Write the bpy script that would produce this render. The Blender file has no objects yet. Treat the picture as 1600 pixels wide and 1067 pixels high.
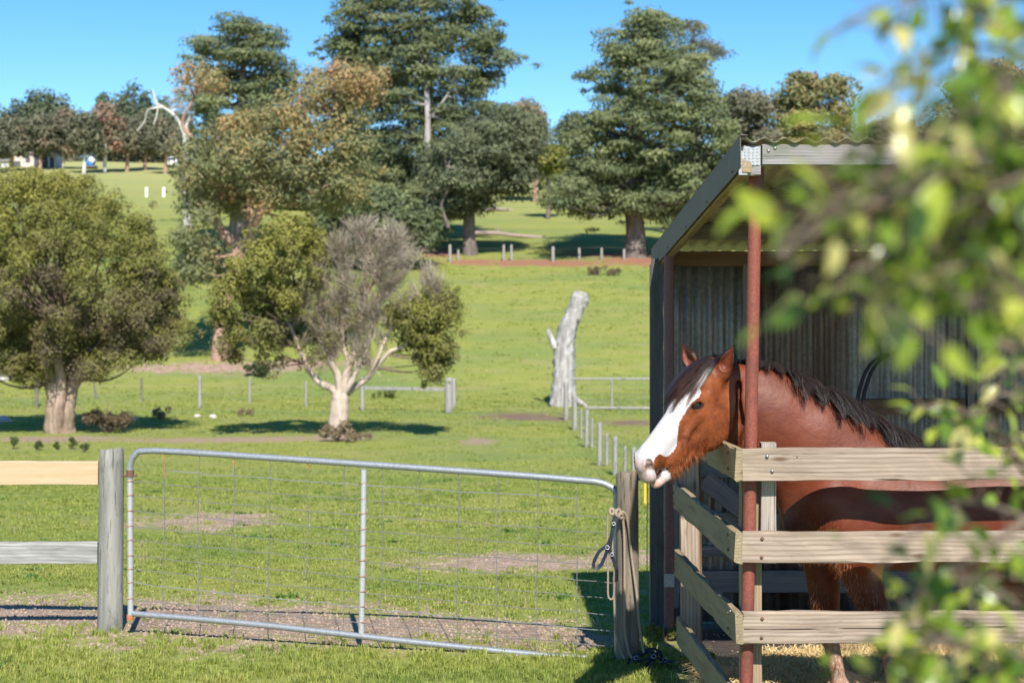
import bpy, math, random
import numpy as np
from mathutils import Vector, Matrix

random.seed(7)
rng = np.random.default_rng(11)

# ---------------------------------------------------------------- camera, sky, sun, exposure
scene = bpy.context.scene
COL = scene.collection
F, CX, HY, EYE = 2570.0, 800.0, 460.0, 2.2      # focal length in photo pixels, centre column, horizon row, eye height

cam_data = bpy.data.cameras.new("camera")
cam = bpy.data.objects.new("camera", cam_data)
COL.objects.link(cam)
cam.location = (0, 0, EYE)
cam.rotation_euler = (math.radians(90), 0, 0)
cam_data.sensor_width = 36.0
cam_data.lens = 36.0 * F / 1600.0
cam_data.shift_y = -(533.5 - HY) / 1600.0
cam_data.clip_start = 0.05
cam_data.clip_end = 6000
cam_data.dof.use_dof = True
cam_data.dof.focus_distance = 7.95
cam_data.dof.aperture_fstop = (cam_data.lens / 1000) / 0.0132
cam_data.dof.aperture_blades = 0
scene.camera = cam

SUN_EL, SUN_AZ = math.radians(43), math.radians(9)      # azimuth: to the right of straight behind the camera
world = bpy.data.worlds.new("World")
scene.world = world
world.use_nodes = True
wn, wl = world.node_tree.nodes, world.node_tree.links
wn.clear()
w_out = wn.new("ShaderNodeOutputWorld")
w_bg = wn.new("ShaderNodeBackground")
w_sky = wn.new("ShaderNodeTexSky")
w_sky.sky_type = 'NISHITA'
w_sky.sun_disc = False
w_sky.sun_elevation = SUN_EL
w_sky.sun_rotation = math.pi - SUN_AZ
w_sky.altitude = 300
w_sky.air_density = 0.75
w_sky.dust_density = 0.05
w_sky.ozone_density = 2.0
w_hsv = wn.new("ShaderNodeHueSaturation")
w_hsv.inputs["Saturation"].default_value = 1.34
w_hsv.inputs["Hue"].default_value = 0.497
w_hsv.inputs["Value"].default_value = 1.1
w_bg.inputs["Strength"].default_value = 0.105
wl.new(w_sky.outputs[0], w_hsv.inputs["Color"])
wl.new(w_hsv.outputs[0], w_bg.inputs["Color"])
wl.new(w_bg.outputs[0], w_out.inputs["Surface"])

sun_data = bpy.data.lights.new("sun", 'SUN')
sun_data.energy = 4.9
sun_data.angle = math.radians(0.53)
sun_data.color = (1.0, 0.945, 0.86)
sun = bpy.data.objects.new("sun", sun_data)
COL.objects.link(sun)
SUN_DIR = Vector((math.sin(SUN_AZ) * math.cos(SUN_EL), -math.cos(SUN_AZ) * math.cos(SUN_EL), math.sin(SUN_EL)))
sun.rotation_euler = SUN_DIR.to_track_quat('Z', 'Y').to_euler()
sun.location = (6, -10, 14)

scene.view_settings.view_transform = 'Standard'
scene.view_settings.look = 'None'
scene.view_settings.exposure = 0.62
scene.view_settings.gamma = 1.0
scene.view_settings.use_curve_mapping = False
scene.cycles.use_denoising = True
scene.cycles.max_bounces = 8
scene.cycles.transparent_max_bounces = 12

# ---------------------------------------------------------------- helpers
def at(px, py, Y):
    """World point at depth Y that the photograph shows at pixel (px, py)."""
    return np.array([(px - CX) / F * Y, Y, EYE - (py - HY) / F * Y])

def tag(o, label=None, cat=None, group=None, kind=None):
    if label: o["label"] = label
    if cat: o["category"] = cat
    if group: o["group"] = group
    if kind: o["kind"] = kind
    return o

def empty(name, loc=(0, 0, 0), rz=0.0, **kw):
    o = bpy.data.objects.new(name, None)
    o.location = loc
    o.rotation_euler = (0, 0, rz)
    o.empty_display_size = 0.1
    COL.objects.link(o)
    return tag(o, **kw)

class MB:
    """Collects verts and faces in numpy blocks, builds one mesh object."""
    def __init__(s):
        s.v, s.f, s.n, s.at = [], {}, 0, {}
    def add(s, verts, faces, **attrs):
        verts = np.asarray(verts, dtype=np.float32).reshape(-1, 3)
        faces = np.asarray(faces, dtype=np.int32)
        s.f.setdefault(faces.shape[1], []).append(faces + s.n)
        s.v.append(verts)
        for k, a in attrs.items():
            s.at.setdefault(k, []).append((s.n, np.broadcast_to(np.asarray(a, dtype=np.float32), (len(verts),))))
        s.n += len(verts)
    def mesh(s, name, mat, smooth=False, origin=(0, 0, 0)):
        me = bpy.data.meshes.new(name)
        V = np.concatenate(s.v) - np.asarray(origin, dtype=np.float32)
        loops, starts, c = [], [], 0
        for k, blocks in s.f.items():
            F_ = np.concatenate(blocks)
            loops.append(F_.ravel())
            starts.append(c + np.arange(len(F_)) * k)
            c += F_.size
        loops = np.concatenate(loops); starts = np.concatenate(starts)
        me.vertices.add(len(V)); me.vertices.foreach_set("co", V.ravel())
        me.loops.add(len(loops)); me.loops.foreach_set("vertex_index", loops)
        me.polygons.add(len(starts)); me.polygons.foreach_set("loop_start", starts)
        me.polygons.foreach_set("use_smooth", np.full(len(starts), smooth))
        me.update(calc_edges=True)
        for k, blocks in s.at.items():
            a = me.attributes.new(k, 'FLOAT', 'POINT')
            d = np.zeros(len(V), dtype=np.float32)
            for st, arr in blocks: d[st:st + len(arr)] = arr
            a.data.foreach_set("value", d)
        if mat: me.materials.append(mat)
        return me
    def build(s, name, mat, parent=None, smooth=False, origin=None, **kw):
        """With a parent, vertices are given in world space; the parent must only be translated."""
        org = origin if origin is not None else ((0, 0, 0) if parent is None else tuple(parent_world(parent)))
        me = s.mesh(name, mat, smooth, org)
        o = bpy.data.objects.new(name, me)
        COL.objects.link(o)
        if parent is not None: o.parent = parent
        elif origin is not None: o.location = origin
        return tag(o, **kw)

def parent_world(p):
    v = Vector((0, 0, 0))
    while p is not None:
        v += p.location; p = p.parent
    return v

def frames(P):
    P = np.asarray(P, dtype=float)
    T = np.gradient(P, axis=0)
    T /= np.linalg.norm(T, axis=1, keepdims=True) + 1e-9
    ref = np.array([0, 0, 1.0]) if abs(T[0, 2]) < 0.9 else np.array([1.0, 0, 0])
    N = np.zeros_like(P)
    n = ref - T[0] * T[0].dot(ref); n /= np.linalg.norm(n)
    for i in range(len(P)):
        n = n - T[i] * T[i].dot(n); n /= np.linalg.norm(n) + 1e-9
        N[i] = n
    return T, N, np.cross(T, N)

def tube(mb, P, r, seg=8, cap=True, flat=1.0, lump=0.0, **attrs):
    P = np.asarray(P, dtype=float); m = len(P)
    r = np.broadcast_to(np.asarray(r, dtype=float), (m,))
    T, N, B = frames(P)
    a = np.linspace(0, 2 * np.pi, seg, endpoint=False)
    rr = r[:, None] * (1 + (lump * rng.standard_normal((m, seg)) if lump else 0))
    V = P[:, None, :] + rr[..., None] * (np.cos(a)[None, :, None] * N[:, None, :] + flat * np.sin(a)[None, :, None] * B[:, None, :])
    i = np.arange(m - 1)[:, None] * seg; j = np.arange(seg)[None, :]; j2 = (j + 1) % seg
    Fq = np.stack([i + j, i + j2, i + seg + j2, i + seg + j], -1).reshape(-1, 4)
    mb.add(V.reshape(-1, 3), Fq, **attrs)
    if cap:
        for e, k in ((0, -1), (m - 1, 1)):
            ring = V[e]; c = ring.mean(0)
            idx = np.arange(seg)
            tri = np.stack([np.full(seg, seg), idx, (idx + 1) % seg], -1)
            if k < 0: tri = tri[:, ::-1]
            mb.add(np.vstack([ring, c]), tri, **{q: (w if np.ndim(w) == 0 else np.asarray(w)[:1][0]) for q, w in attrs.items()})

def box(mb, c, size, bev=0.0, rot=None, **attrs):
    """Bevelled box: centre, full size, optional 3x3 rotation (columns are the box's axes)."""
    h = np.asarray(size, dtype=float) / 2
    b = min(bev, h.min() * 0.9)
    if b <= 0:
        V = np.array([[x, y, z] for x in (-1, 1) for y in (-1, 1) for z in (-1, 1)], float) * h
        Fq = np.array([[0, 1, 3, 2], [4, 6, 7, 5], [0, 4, 5, 1], [2, 3, 7, 6], [0, 2, 6, 4], [1, 5, 7, 3]])
        quads, tris = Fq, None
    else:
        V = []; idx = {}
        for x in (-1, 1):
            for y in (-1, 1):
                for z in (-1, 1):
                    for ax in range(3):
                        p = np.array([x, y, z], float) * (h - b); s_ = (x, y, z)[ax]
                        p[ax] = s_ * h[ax]
                        idx[(x, y, z, ax)] = len(V); V.append(p)
        V = np.array(V); quads = []; tris = []
        for ax in range(3):
            o1, o2 = [q for q in range(3) if q != ax]
            for s_ in (-1, 1):
                q = []
                for (p1, p2) in ((-1, -1), (1, -1), (1, 1), (-1, 1)):
                    k = [0, 0, 0]; k[ax] = s_; k[o1] = p1; k[o2] = p2
                    q.append(idx[(*k, ax)])
                quads.append(q)
            for s1 in (-1, 1):
                for s2 in (-1, 1):
                    k0 = [0, 0, 0]; k0[o1] = s1; k0[o2] = s2
                    ka = list(k0); ka[ax] = -1; kb = list(k0); kb[ax] = 1
                    quads.append([idx[(*ka, o1)], idx[(*kb, o1)], idx[(*kb, o2)], idx[(*ka, o2)]])
        for x in (-1, 1):
            for y in (-1, 1):
                for z in (-1, 1):
                    tris.append([idx[(x, y, z, 0)], idx[(x, y, z, 1)], idx[(x, y, z, 2)]])
        quads = np.array(quads); tris = np.array(tris)
        def fix(Fa):
            out = []
            for f in Fa:
                p = V[f]; n = np.cross(p[1] - p[0], p[2] - p[0])
                out.append(f if n.dot(p.mean(0)) > 0 else f[::-1])
            return np.array(out)
        quads, tris = fix(quads), fix(tris)
    if rot is not None: V = V @ np.asarray(rot).T
    V = V + np.asarray(c, dtype=float)
    mb.add(V, quads, **attrs)
    if tris is not None:
        mb.n -= 0
        base = mb.n - len(V)
        mb.f.setdefault(3, []).append(tris.astype(np.int32) + base)

def axes_from(d, up=(0, 0, 1)):
    """Rotation whose first column is direction d, last column as near up as it can be."""
    d = np.asarray(d, float); d = d / np.linalg.norm(d)
    u = np.asarray(up, float); u = u - d * d.dot(u); u /= np.linalg.norm(u)
    return np.stack([d, np.cross(u, d), u], 1)

def bez(pts, n=12):
    """Catmull-Rom curve through the points."""
    P = np.asarray(pts, float)
    P = np.vstack([2 * P[0] - P[1], P, 2 * P[-1] - P[-2]])
    out = []
    for i in range(1, len(P) - 2):
        t = np.linspace(0, 1, n, endpoint=False)[:, None]
        a, b, c, d = P[i - 1], P[i], P[i + 1], P[i + 2]
        out.append(0.5 * ((2 * b) + (-a + c) * t + (2 * a - 5 * b + 4 * c - d) * t ** 2 + (-a + 3 * b - 3 * c + d) * t ** 3))
    out.append(P[-2][None])
    return np.vstack(out)

# ---------------------------------------------------------------- material helper
class Mat:
    def __init__(s, name):
        s.m = bpy.data.materials.new(name); s.m.use_nodes = True
        s.t = s.m.node_tree; s.N = s.t.nodes; s.L = s.t.links
        s.N.clear()
        s.out = s.N.new("ShaderNodeOutputMaterial")
        s.b = s.N.new("ShaderNodeBsdfPrincipled")
        s.L.new(s.b.outputs[0], s.out.inputs[0])
        s._co = None
    def node(s, kind, **kw):
        n = s.N.new("ShaderNode" + kind)
        for k, v in kw.items(): setattr(n, k, v)
        return n
    def put(s, n, key, val):
        if hasattr(val, "is_output") or isinstance(val, bpy.types.NodeSocket): s.L.new(val, n.inputs[key])
        else: n.inputs[key].default_value = val
    def pos(s, scale=(1, 1, 1), obj=True):
        n = s.node("TexCoord"); src = n.outputs["Object"]
        if not obj:
            g = s.node("NewGeometry"); src = g.outputs["Position"]
        m = s.node("Mapping"); s.L.new(src, m.inputs[0]); m.inputs["Scale"].default_value = scale
        return m.outputs[0]
    def noise(s, vec, scale=5, detail=4, rough=0.6, dist=0.0, out=0):
        n = s.node("TexNoise"); s.put(n, "Vector", vec); s.put(n, "Scale", scale); s.put(n, "Detail", detail)
        s.put(n, "Roughness", rough); s.put(n, "Distortion", dist)
        return n.outputs[out]
    def ramp(s, fac, stops, mode='LINEAR'):
        n = s.node("ValToRGB"); s.put(n, 0, fac); cr = n.color_ramp; cr.interpolation = mode
        while len(cr.elements) < len(stops): cr.elements.new(0.5)
        for e, (p, c) in zip(cr.elements, stops):
            e.position = p; e.color = (c, c, c, 1) if np.ndim(c) == 0 else (*c, 1)
        return n.outputs[0]
    def mix(s, fac, a, b, mode='MIX'):
        n = s.node("Mix", data_type='RGBA', blend_type=mode)
        def p(i, v):
            if isinstance(v, bpy.types.NodeSocket): s.L.new(v, n.inputs[i])
            else: n.inputs[i].default_value = v if i == 0 else ((*v, 1) if len(v) == 3 else v)
        p(0, fac); p(6, a); p(7, b)
        return n.outputs[2]
    def math(s, op, a, b=None, c=None, clamp=False):
        n = s.node("Math", operation=op, use_clamp=clamp)
        for i, v in enumerate((a, b, c)):
            if v is not None: s.put(n, i, v)
        return n.outputs[0]
    def attr(s, name):
        n = s.node("Attribute", attribute_name=name); return n.outputs["Fac"]
    def rnd(s):
        return s.node("ObjectInfo").outputs["Random"]
    def bump(s, h, strength=0.3, dist=0.01):
        n = s.node("Bump"); s.put(n, "Height", h); s.put(n, "Strength", strength); s.put(n, "Distance", dist)
        s.L.new(n.outputs[0], s.b.inputs["Normal"])
        return n.outputs[0]
    def set(s, **kw):
        names = {"color": "Base Color", "rough": "Roughness", "metal": "Metallic", "spec": "Specular IOR Level", "sheen": "Sheen Weight", "coat": "Coat Weight"}
        for k, v in kw.items():
            if k == "color" and not isinstance(v, bpy.types.NodeSocket): v = (*v, 1)
            s.put(s.b, names[k], v)
        return s.m
# ---------------------------------------------------------------- terrain
PROF = np.array([(-400, 0.5), (-20, .1), (0, 0), (8, 0), (10.2, 0), (12, -.08), (15, -.26), (18, -.46), (25, -.92), (33, -1.5), (42, -2.15),
                 (52, -2.27), (60, -2.36), (70, -2.45), (74, -2.38), (84, -.75), (100, 1.5), (122, 4.57), (128, 5.5), (160, 9.3), (210, 15.6), (260, 21.9),
                 (300, 26.7), (330, 29.2), (370, 30.5), (600, 32), (2500, 34)])
_py = np.linspace(-60, 700, 7601)
_pz = np.interp(_py, PROF[:, 0], PROF[:, 1])
_k = np.hanning(41); _k /= _k.sum()
_pz2 = np.convolve(np.pad(_pz, 20, mode='edge'), _k, 'valid')
_k3 = np.hanning(161); _k3 /= _k3.sum()
_pz3 = np.convolve(np.pad(_pz, 80, mode='edge'), _k3, 'valid')
_bl = np.clip((_py - 30) / 20, 0, 1)
_pz = _pz2 * (1 - _bl) + _pz3 * _bl
def gz(x, y):
    x = np.asarray(x, float); y = np.asarray(y, float)
    z = np.where(y < 690, np.interp(y, _py, _pz), np.interp(y, PROF[:, 0], PROF[:, 1]))
    far = np.clip((y - 22) / 60, 0, 1)
    z = z + .05 * far * (np.sin(x * .31 + y * .17) + np.sin(x * .13 - y * .23 + 1.7)) + .35 * np.clip((y - 100) / 100, 0, 1) * np.sin(x * .045 + .6 + y * .02)
    near = np.clip((y - 9) / 4, 0, 1) * (1 - far)
    return z + near * .018 * (np.sin(x * 2.1 + y * 1.3) + np.sin(x * 1.1 - y * 1.9))
def ground_at(px, py, y0=6.0, y1=420.0):
    """The place on the ground that the photograph shows at a pixel."""
    Y = np.concatenate([np.arange(y0, 40, .02), np.arange(40, y1, .1)])
    P = (px - CX) / F * Y
    z = EYE - (py - HY) / F * Y
    h = z - gz(P, Y)
    i = np.argmax(h < 0) if (h < 0).any() else len(Y) - 1
    return np.array([P[i], Y[i], float(gz(P[i], Y[i]))])

ys = np.concatenate([np.linspace(-300, -20, 8), np.linspace(-15, 7.5, 20), np.arange(7.7, 16, .09), np.arange(16, 34, .2), np.arange(34, 140, .6),
                     np.arange(140, 380, 3), np.geomspace(390, 2400, 22)])
tx = np.linspace(-1, 1, 231)
wx = np.clip(6.5 + .62 * np.maximum(ys, 0), 12, 2400) * np.where(ys > 380, 2.0, 1) + np.where(ys < 0, -ys, 0)
GX = tx[None] * wx[:, None]; GY = np.repeat(ys[:, None], len(tx), 1); GZ = gz(GX, GY)

# bare patches as soft fields in metres of the place itself: (kind, centre px, half width px, half height px)
def patch(px, py, rx, ry):
    c = ground_at(px, py); s = F / c[1]
    a = ground_at(px, py - ry)[1]; b = ground_at(px, py + ry)[1]
    return (c[0], (a + b) / 2, rx / s, max(abs(a - b) / 2, .12))
DIRT = [patch(322, 815, 135, 17), patch(800, 880, 215, 17), patch(980, 872, 80, 13), patch(80, 687, 150, 6), patch(330, 688, 230, 5), patch(530, 684, 70, 7), patch(745, 690, 38, 7),
        patch(20, 964, 220, 44), patch(240, 972, 190, 44), patch(420, 982, 190, 42), patch(600, 983, 190, 36), patch(800, 992, 170, 28), patch(920, 1004, 70, 16),
        (1.4, 10.9, .55, 1.2), ]
MUD = [patch(815, 651, 85, 8), patch(985, 661, 55, 6), patch(870, 655, 45, 4)]
MULCH = [patch(345, 575, 170, 12), patch(470, 570, 60, 12), patch(250, 577, 80, 8), patch(560, 568, 40, 8)]
RED = [patch(850, 411, 150, 7), patch(1000, 408, 90, 9), patch(740, 410, 60, 6), patch(960, 399, 90, 4), patch(690, 396, 40, 9)]
def field(S, X, Y):
    D = np.full(np.shape(X), -1.0)
    for cx_, cy_, rx, ry in S:
        D = np.maximum(D, 1 - np.sqrt(((X - cx_) / rx) ** 2 + ((Y - cy_) / ry) ** 2))
    return D
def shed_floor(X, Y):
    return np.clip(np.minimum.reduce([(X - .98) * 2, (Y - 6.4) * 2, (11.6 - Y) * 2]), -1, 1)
def dirt_near(X, Y):
    return np.maximum(field(DIRT, X, Y), shed_floor(X, Y))

mb = MB()
nr, nc = GX.shape
i = np.arange(nr - 1)[:, None] * nc; j = np.arange(nc - 1)
V = np.stack([GX, GY, GZ], -1).reshape(-1, 3)
mb.add(V, np.stack([i + j, i + j + 1, i + nc + j + 1, i + nc + j], -1).reshape(-1, 4),
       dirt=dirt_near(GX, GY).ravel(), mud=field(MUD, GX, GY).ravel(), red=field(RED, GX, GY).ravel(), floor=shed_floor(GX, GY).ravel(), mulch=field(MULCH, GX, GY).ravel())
M = Mat("pasture")
p = M.pos((1, 1, 1), obj=False)
nA = M.noise(p, .16, 3); nB = M.noise(p, .9, 4); nC = M.noise(p, 9, 4); nD = M.noise(p, 70, 3, .7); nE = M.noise(M.pos((.25, .6, 1), obj=False), .35, 3, .6)
g1 = M.mix(M.ramp(nB, [(.3, 0), (.7, 1)]), (.235, .270, .055), (.330, .330, .080))
g1 = M.mix(M.ramp(nE, [(.45, 0), (.7, 1)]), g1, (.165, .235, .075))
nF = M.noise(M.pos((.5, 1.1, 1), obj=False), .55, 5, .7)
g1 = M.mix(M.math('MULTIPLY', M.ramp(nF, [(.50, 0), (.68, 1)]), .6), g1, (.36, .30, .14))
g1 = M.mix(M.math('MULTIPLY', M.ramp(nC, [(.42, 1), (.62, 0)]), .45), g1, (.15, .20, .035))
g1 = M.mix(M.math('MULTIPLY', M.ramp(nD, [(.5, 0), (.72, 1)]), .35), g1, (.42, .38, .18))
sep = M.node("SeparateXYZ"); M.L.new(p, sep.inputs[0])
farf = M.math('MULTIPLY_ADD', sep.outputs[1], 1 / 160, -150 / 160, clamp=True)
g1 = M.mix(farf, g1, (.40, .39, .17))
jit = M.math('MULTIPLY_ADD', M.noise(p, 2.2, 5, .7), 2.6, -1.35)
jit2 = M.math('MULTIPLY_ADD', M.noise(p, 14, 4, .7), 1.8, -.9)
def mask(nm, k=2.6):
    return M.math('MULTIPLY', M.math('ADD', M.math('ADD', M.attr(nm), jit), M.math('ADD', jit2, -.05)), k, clamp=True)
dc = M.mix(M.ramp(nC, [(.3, 0), (.7, 1)]), (.25, .175, .125), (.41, .305, .23))
dc = M.mix(M.math('MULTIPLY', M.ramp(nD, [(.55, 0), (.75, 1)]), .5), dc, (.54, .45, .36))
c = M.mix(mask("dirt"), g1, dc)
c = M.mix(mask("mud", 2.4), c, M.mix(nC, (.16, .10, .075), (.26, .17, .13)))
c = M.mix(mask("red", 3), c, M.mix(nC, (.24, .105, .065), (.38, .185, .125)))
c = M.mix(mask("mulch", 2.2), c, M.mix(M.ramp(nC, [(.35, 0), (.65, 1)]), (.26, .15, .11), (.50, .36, .29)))
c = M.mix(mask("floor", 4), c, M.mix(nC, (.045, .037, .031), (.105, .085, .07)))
M.bump(M.math('ADD', M.math('MULTIPLY', nD, .4), M.math('ADD', nC, nB)), .6, .06)
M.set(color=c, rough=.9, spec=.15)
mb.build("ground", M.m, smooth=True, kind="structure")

# a blue dome is not needed: the sky is the world

# ---------------------------------------------------------------- grass: tufts of blades set over the pasture
def leafmat(name, stops, trans=.35, rough=.6, spec=.3, patches=None):
    M = Mat(name)
    col = M.ramp(M.attr("tint"), stops)
    if patches:
        pw = M.pos((1, 1, 1), obj=False)
        col = M.mix(M.math('MULTIPLY', M.ramp(M.noise(pw, .9, 4, .7), [(.50, 0), (.66, 1)]), .6), col, patches[0])
        col = M.mix(M.math('MULTIPLY', M.ramp(M.noise(pw, .5, 4, .6), [(.50, 0), (.64, 1)]), .5), col, patches[1])
    M.set(color=col, rough=rough, spec=spec)
    t = M.node("BsdfTranslucent"); M.L.new(col, t.inputs[0])
    mx = M.node("MixShader"); mx.inputs[0].default_value = trans
    M.L.new(M.b.outputs[0], mx.inputs[1]); M.L.new(t.outputs[0], mx.inputs[2]); M.L.new(mx.outputs[0], M.out.inputs[0])
    return M
def tuft_mesh(name, n, h, spread, w, mat, seed, flop=.5):
    g = np.random.default_rng(seed); mb = MB()
    r = np.abs(g.normal(0, spread, n)); a = g.uniform(0, 2 * np.pi, n)
    base = np.stack([r * np.cos(a), r * np.sin(a), np.zeros(n)], 1)
    hh = h * g.uniform(.45, 1.15, n); aa = g.uniform(0, 2 * np.pi, n); lean = g.uniform(.1 if flop < 2 else 2.0, flop, n)
    d = np.stack([np.cos(aa), np.sin(aa), 0 * aa], 1); s = np.stack([-np.sin(aa), np.cos(aa), 0 * aa], 1)
    up = np.array([0, 0, 1.0])
    p1 = base + up * hh[:, None] * .55 + d * (lean * hh * .35)[:, None]
    p2 = base + up * hh[:, None] * (1 - lean * .35)[:, None] + d * (lean * hh)[:, None]
    ww = (w * g.uniform(.7, 1.3, n))[:, None]
    V = np.stack([base - s * ww / 2, base + s * ww / 2, p1 + s * ww * .42, p1 - s * ww * .42, p2], 1).reshape(-1, 3)
    k = np.arange(n)[:, None] * 5
    t = np.clip(g.normal(.5, .22, n), 0, 1)
    mb.add(V, np.hstack([k, k + 1, k + 2, k + 3]), tint=np.repeat(t, 5))
    mb.f.setdefault(3, []).append(np.hstack([k + 3, k + 2, k + 4]).astype(np.int32))
    return mb.mesh(name, mat)
GM = leafmat("grass_blade", [(0, (.19, .235, .04)), (.45, (.28, .335, .06)), (.75, (.40, .43, .10)), (.93, (.50, .46, .18)), (1, (.6, .52, .30))], .35, .55, .3, ((.42, .40, .12), (.14, .24, .05))).m
def scatter(name, pts, scl, meshes, mat, label=None, cat=None):
    """One object: a point per tuft, each turned into a tuft by geometry nodes."""
    me = bpy.data.meshes.new(name)
    me.vertices.add(len(pts)); me.vertices.foreach_set("co", np.asarray(pts, np.float32).ravel())
    a = me.attributes.new("scl", 'FLOAT', 'POINT'); a.data.foreach_set("value", np.asarray(scl, np.float32))
    a = me.attributes.new("rot", 'FLOAT', 'POINT'); a.data.foreach_set("value", rng.uniform(0, 6.28, len(pts)).astype(np.float32))
    a = me.attributes.new("pick", 'INT', 'POINT'); a.data.foreach_set("value", rng.integers(0, len(meshes), len(pts)).astype(np.int32))
    me.materials.append(mat)
    o = bpy.data.objects.new(name, me); COL.objects.link(o)
    t = bpy.data.node_groups.new(name + "_nodes", 'GeometryNodeTree')
    t.interface.new_socket("Geometry", in_out='INPUT', socket_type='NodeSocketGeometry')
    t.interface.new_socket("Geometry", in_out='OUTPUT', socket_type='NodeSocketGeometry')
    N, L = t.nodes, t.links
    gi = N.new("NodeGroupInput"); go = N.new("NodeGroupOutput")
    inst = N.new("GeometryNodeInstanceOnPoints"); join = N.new("GeometryNodeGeometryToInstance")
    src = bpy.data.collections.new(name + "_source")
    for m in reversed(meshes):
        q = bpy.data.objects.new(name + "_tuft", m); src.objects.link(q)
        oi = N.new("GeometryNodeObjectInfo"); oi.inputs["Object"].default_value = q
        L.new(oi.outputs["Geometry"], join.inputs[0])
    L.new(gi.outputs[0], inst.inputs["Points"]); L.new(join.outputs[0], inst.inputs["Instance"])
    inst.inputs["Pick Instance"].default_value = True
    def at_(nm, dt):
        n = N.new("GeometryNodeInputNamedAttribute"); n.data_type = dt; n.inputs["Name"].default_value = nm
        return n.outputs["Attribute"]
    L.new(at_("pick", 'INT'), inst.inputs["Instance Index"])
    cx = N.new("ShaderNodeCombineXYZ"); L.new(at_("rot", 'FLOAT'), cx.inputs["Z"])
    e2r = N.new("FunctionNodeEulerToRotation"); L.new(cx.outputs[0], e2r.inputs[0]); L.new(e2r.outputs[0], inst.inputs["Rotation"])
    L.new(at_("scl", 'FLOAT'), inst.inputs["Scale"])
    L.new(inst.outputs[0], go.inputs[0])
    md = o.modifiers.new("scatter", 'NODES'); md.node_group = t
    return tag(o, label, cat, kind="stuff")

def grass_pts(y0, y1, dens, seed, edge=.0, keep=1.0):
    g = np.random.default_rng(seed)
    W = .34 * y1 + 1
    n = int((y1 - y0) * 2 * W * dens)
    Y = g.uniform(y0, y1, n); X = g.uniform(-W, W, n)
    X, Y = X[np.abs(X) < .335 * Y + .6], Y[np.abs(X) < .335 * Y + .6]
    nz = .30 * (np.sin(X * 5.1 + Y * 2.3) * np.sin(Y * 4.3 - X * 1.7) + np.sin(X * 11.3 - Y * 7.1) * .5) + g.normal(0, .30, len(X))
    f = np.maximum.reduce([dirt_near(X, Y), field(MUD, X, Y), field(RED, X, Y)]) + nz
    m = (f < edge) & ~((X > 1.0) & (Y > 6.8) & (Y < 11.5))
    thin = g.random(len(X)) < keep
    X, Y = X[m & thin], Y[m & thin]
    return np.stack([X, Y, gz(X, Y) - .003], 1)
GT = [tuft_mesh("grass_tuft", 26, .052, .030, .0042, GM, s, .8) for s in range(5)]
P0 = grass_pts(7.0, 10.9, 330, 21)
scatter("lawn_grass", P0, rng.uniform(.55, 1.25, len(P0)), GT, GM, "thick bright green grass in front of the wire gate", "grass")
GT2 = [tuft_mesh("pasture_tuft", 24, .030, .05, .007, GM, 10 + s, 1.0) for s in range(5)]
P0 = grass_pts(10.7, 19, 150, 22)
P1 = grass_pts(19, 34, 36, 23)
scatter("pasture_grass", np.vstack([P0, P1]), np.concatenate([rng.uniform(.5, 1.3, len(P0)), rng.uniform(.9, 2.0, len(P1))]), GT2, GM, "short grazed pasture grass beyond the gate", "grass")
GT3 = [tuft_mesh("paddock_tuft", 18, .06, .16, .02, GM, 30 + s, 1.1) for s in range(4)]
P0 = np.vstack([grass_pts(34, 75, 5.0, 24), grass_pts(75, 125, 1.5, 25)])
scatter("paddock_grass", P0, rng.uniform(.5, 1.5, len(P0)) * np.clip(P0[:, 1] / 60, .8, 1.8), GT3, GM, "low grass in the valley paddock round the trees", "grass")
WM = leafmat("dry_stalk", [(0, (.30, .24, .12)), (.6, (.48, .40, .22)), (1, (.62, .54, .34))], .2, .7, .2).m
GT4 = [tuft_mesh("stalk_tuft", 7, .11, .03, .0035, WM, 70 + s, .9) for s in range(3)]
P0 = grass_pts(7.5, 26, 2.2, 26, .35)
scatter("dry_stalks", P0, rng.uniform(.3, 1.2, len(P0)), GT4, WM, "scattered dry straw-coloured stalks in the pasture grass", "dry grass")
CM = leafmat("clover_leaf", [(0, (.05, .12, .02)), (.6, (.10, .20, .035)), (1, (.18, .28, .06))], .3, .5, .3).m
GT5 = [tuft_mesh("weed_tuft", 40, .035, .07, .016, CM, 80 + s, 1.2) for s in range(3)]
P0 = grass_pts(7.5, 32, .9, 27, .1)
scatter("broadleaf_weeds", P0, rng.uniform(.4, 1.5, len(P0)), GT5, CM, "low dark green broadleaf weeds dotted through the pasture", "weeds")
DM = bpy.data.materials.new("soil_clod"); _m = Mat("soil_clod_mix"); _m.set(color=_m.mix(_m.noise(_m.pos((1, 1, 1), obj=False), 9, 3), (.20, .14, .10), (.46, .36, .28)), rough=.95, spec=.1); DM = _m.m
def clod_mesh(seed):
    g = np.random.default_rng(seed); mb = MB()
    for q in range(5):
        c = g.normal(0, .05, 3) * [1, 1, 0]; r = g.uniform(.003, .010)
        V = np.array([[1, 0, 0], [0, 1, 0], [-1, 0, 0], [0, -1, 0], [0, 0, .8], [.6, .6, .3]]) * r * g.uniform(.7, 1.3, (6, 3)) + c
        mb.add(V, np.array([[0, 5, 4], [5, 1, 4], [1, 2, 4], [2, 3, 4], [3, 0, 4]]))
    return mb.mesh("soil_clod", DM)
_g = np.random.default_rng(91); _Y = _g.uniform(8.5, 24, 26000); _X = _g.uniform(-1, 1, len(_Y)) * (.34 * _Y + .5)
_k = ((field(DIRT, _X, _Y) + _g.normal(0, .15, len(_X))) > .05) & ~((_X > .8) & (_Y < 11.6) & (_g.random(len(_X)) < .93))
_X, _Y = _X[_k], _Y[_k]
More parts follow.
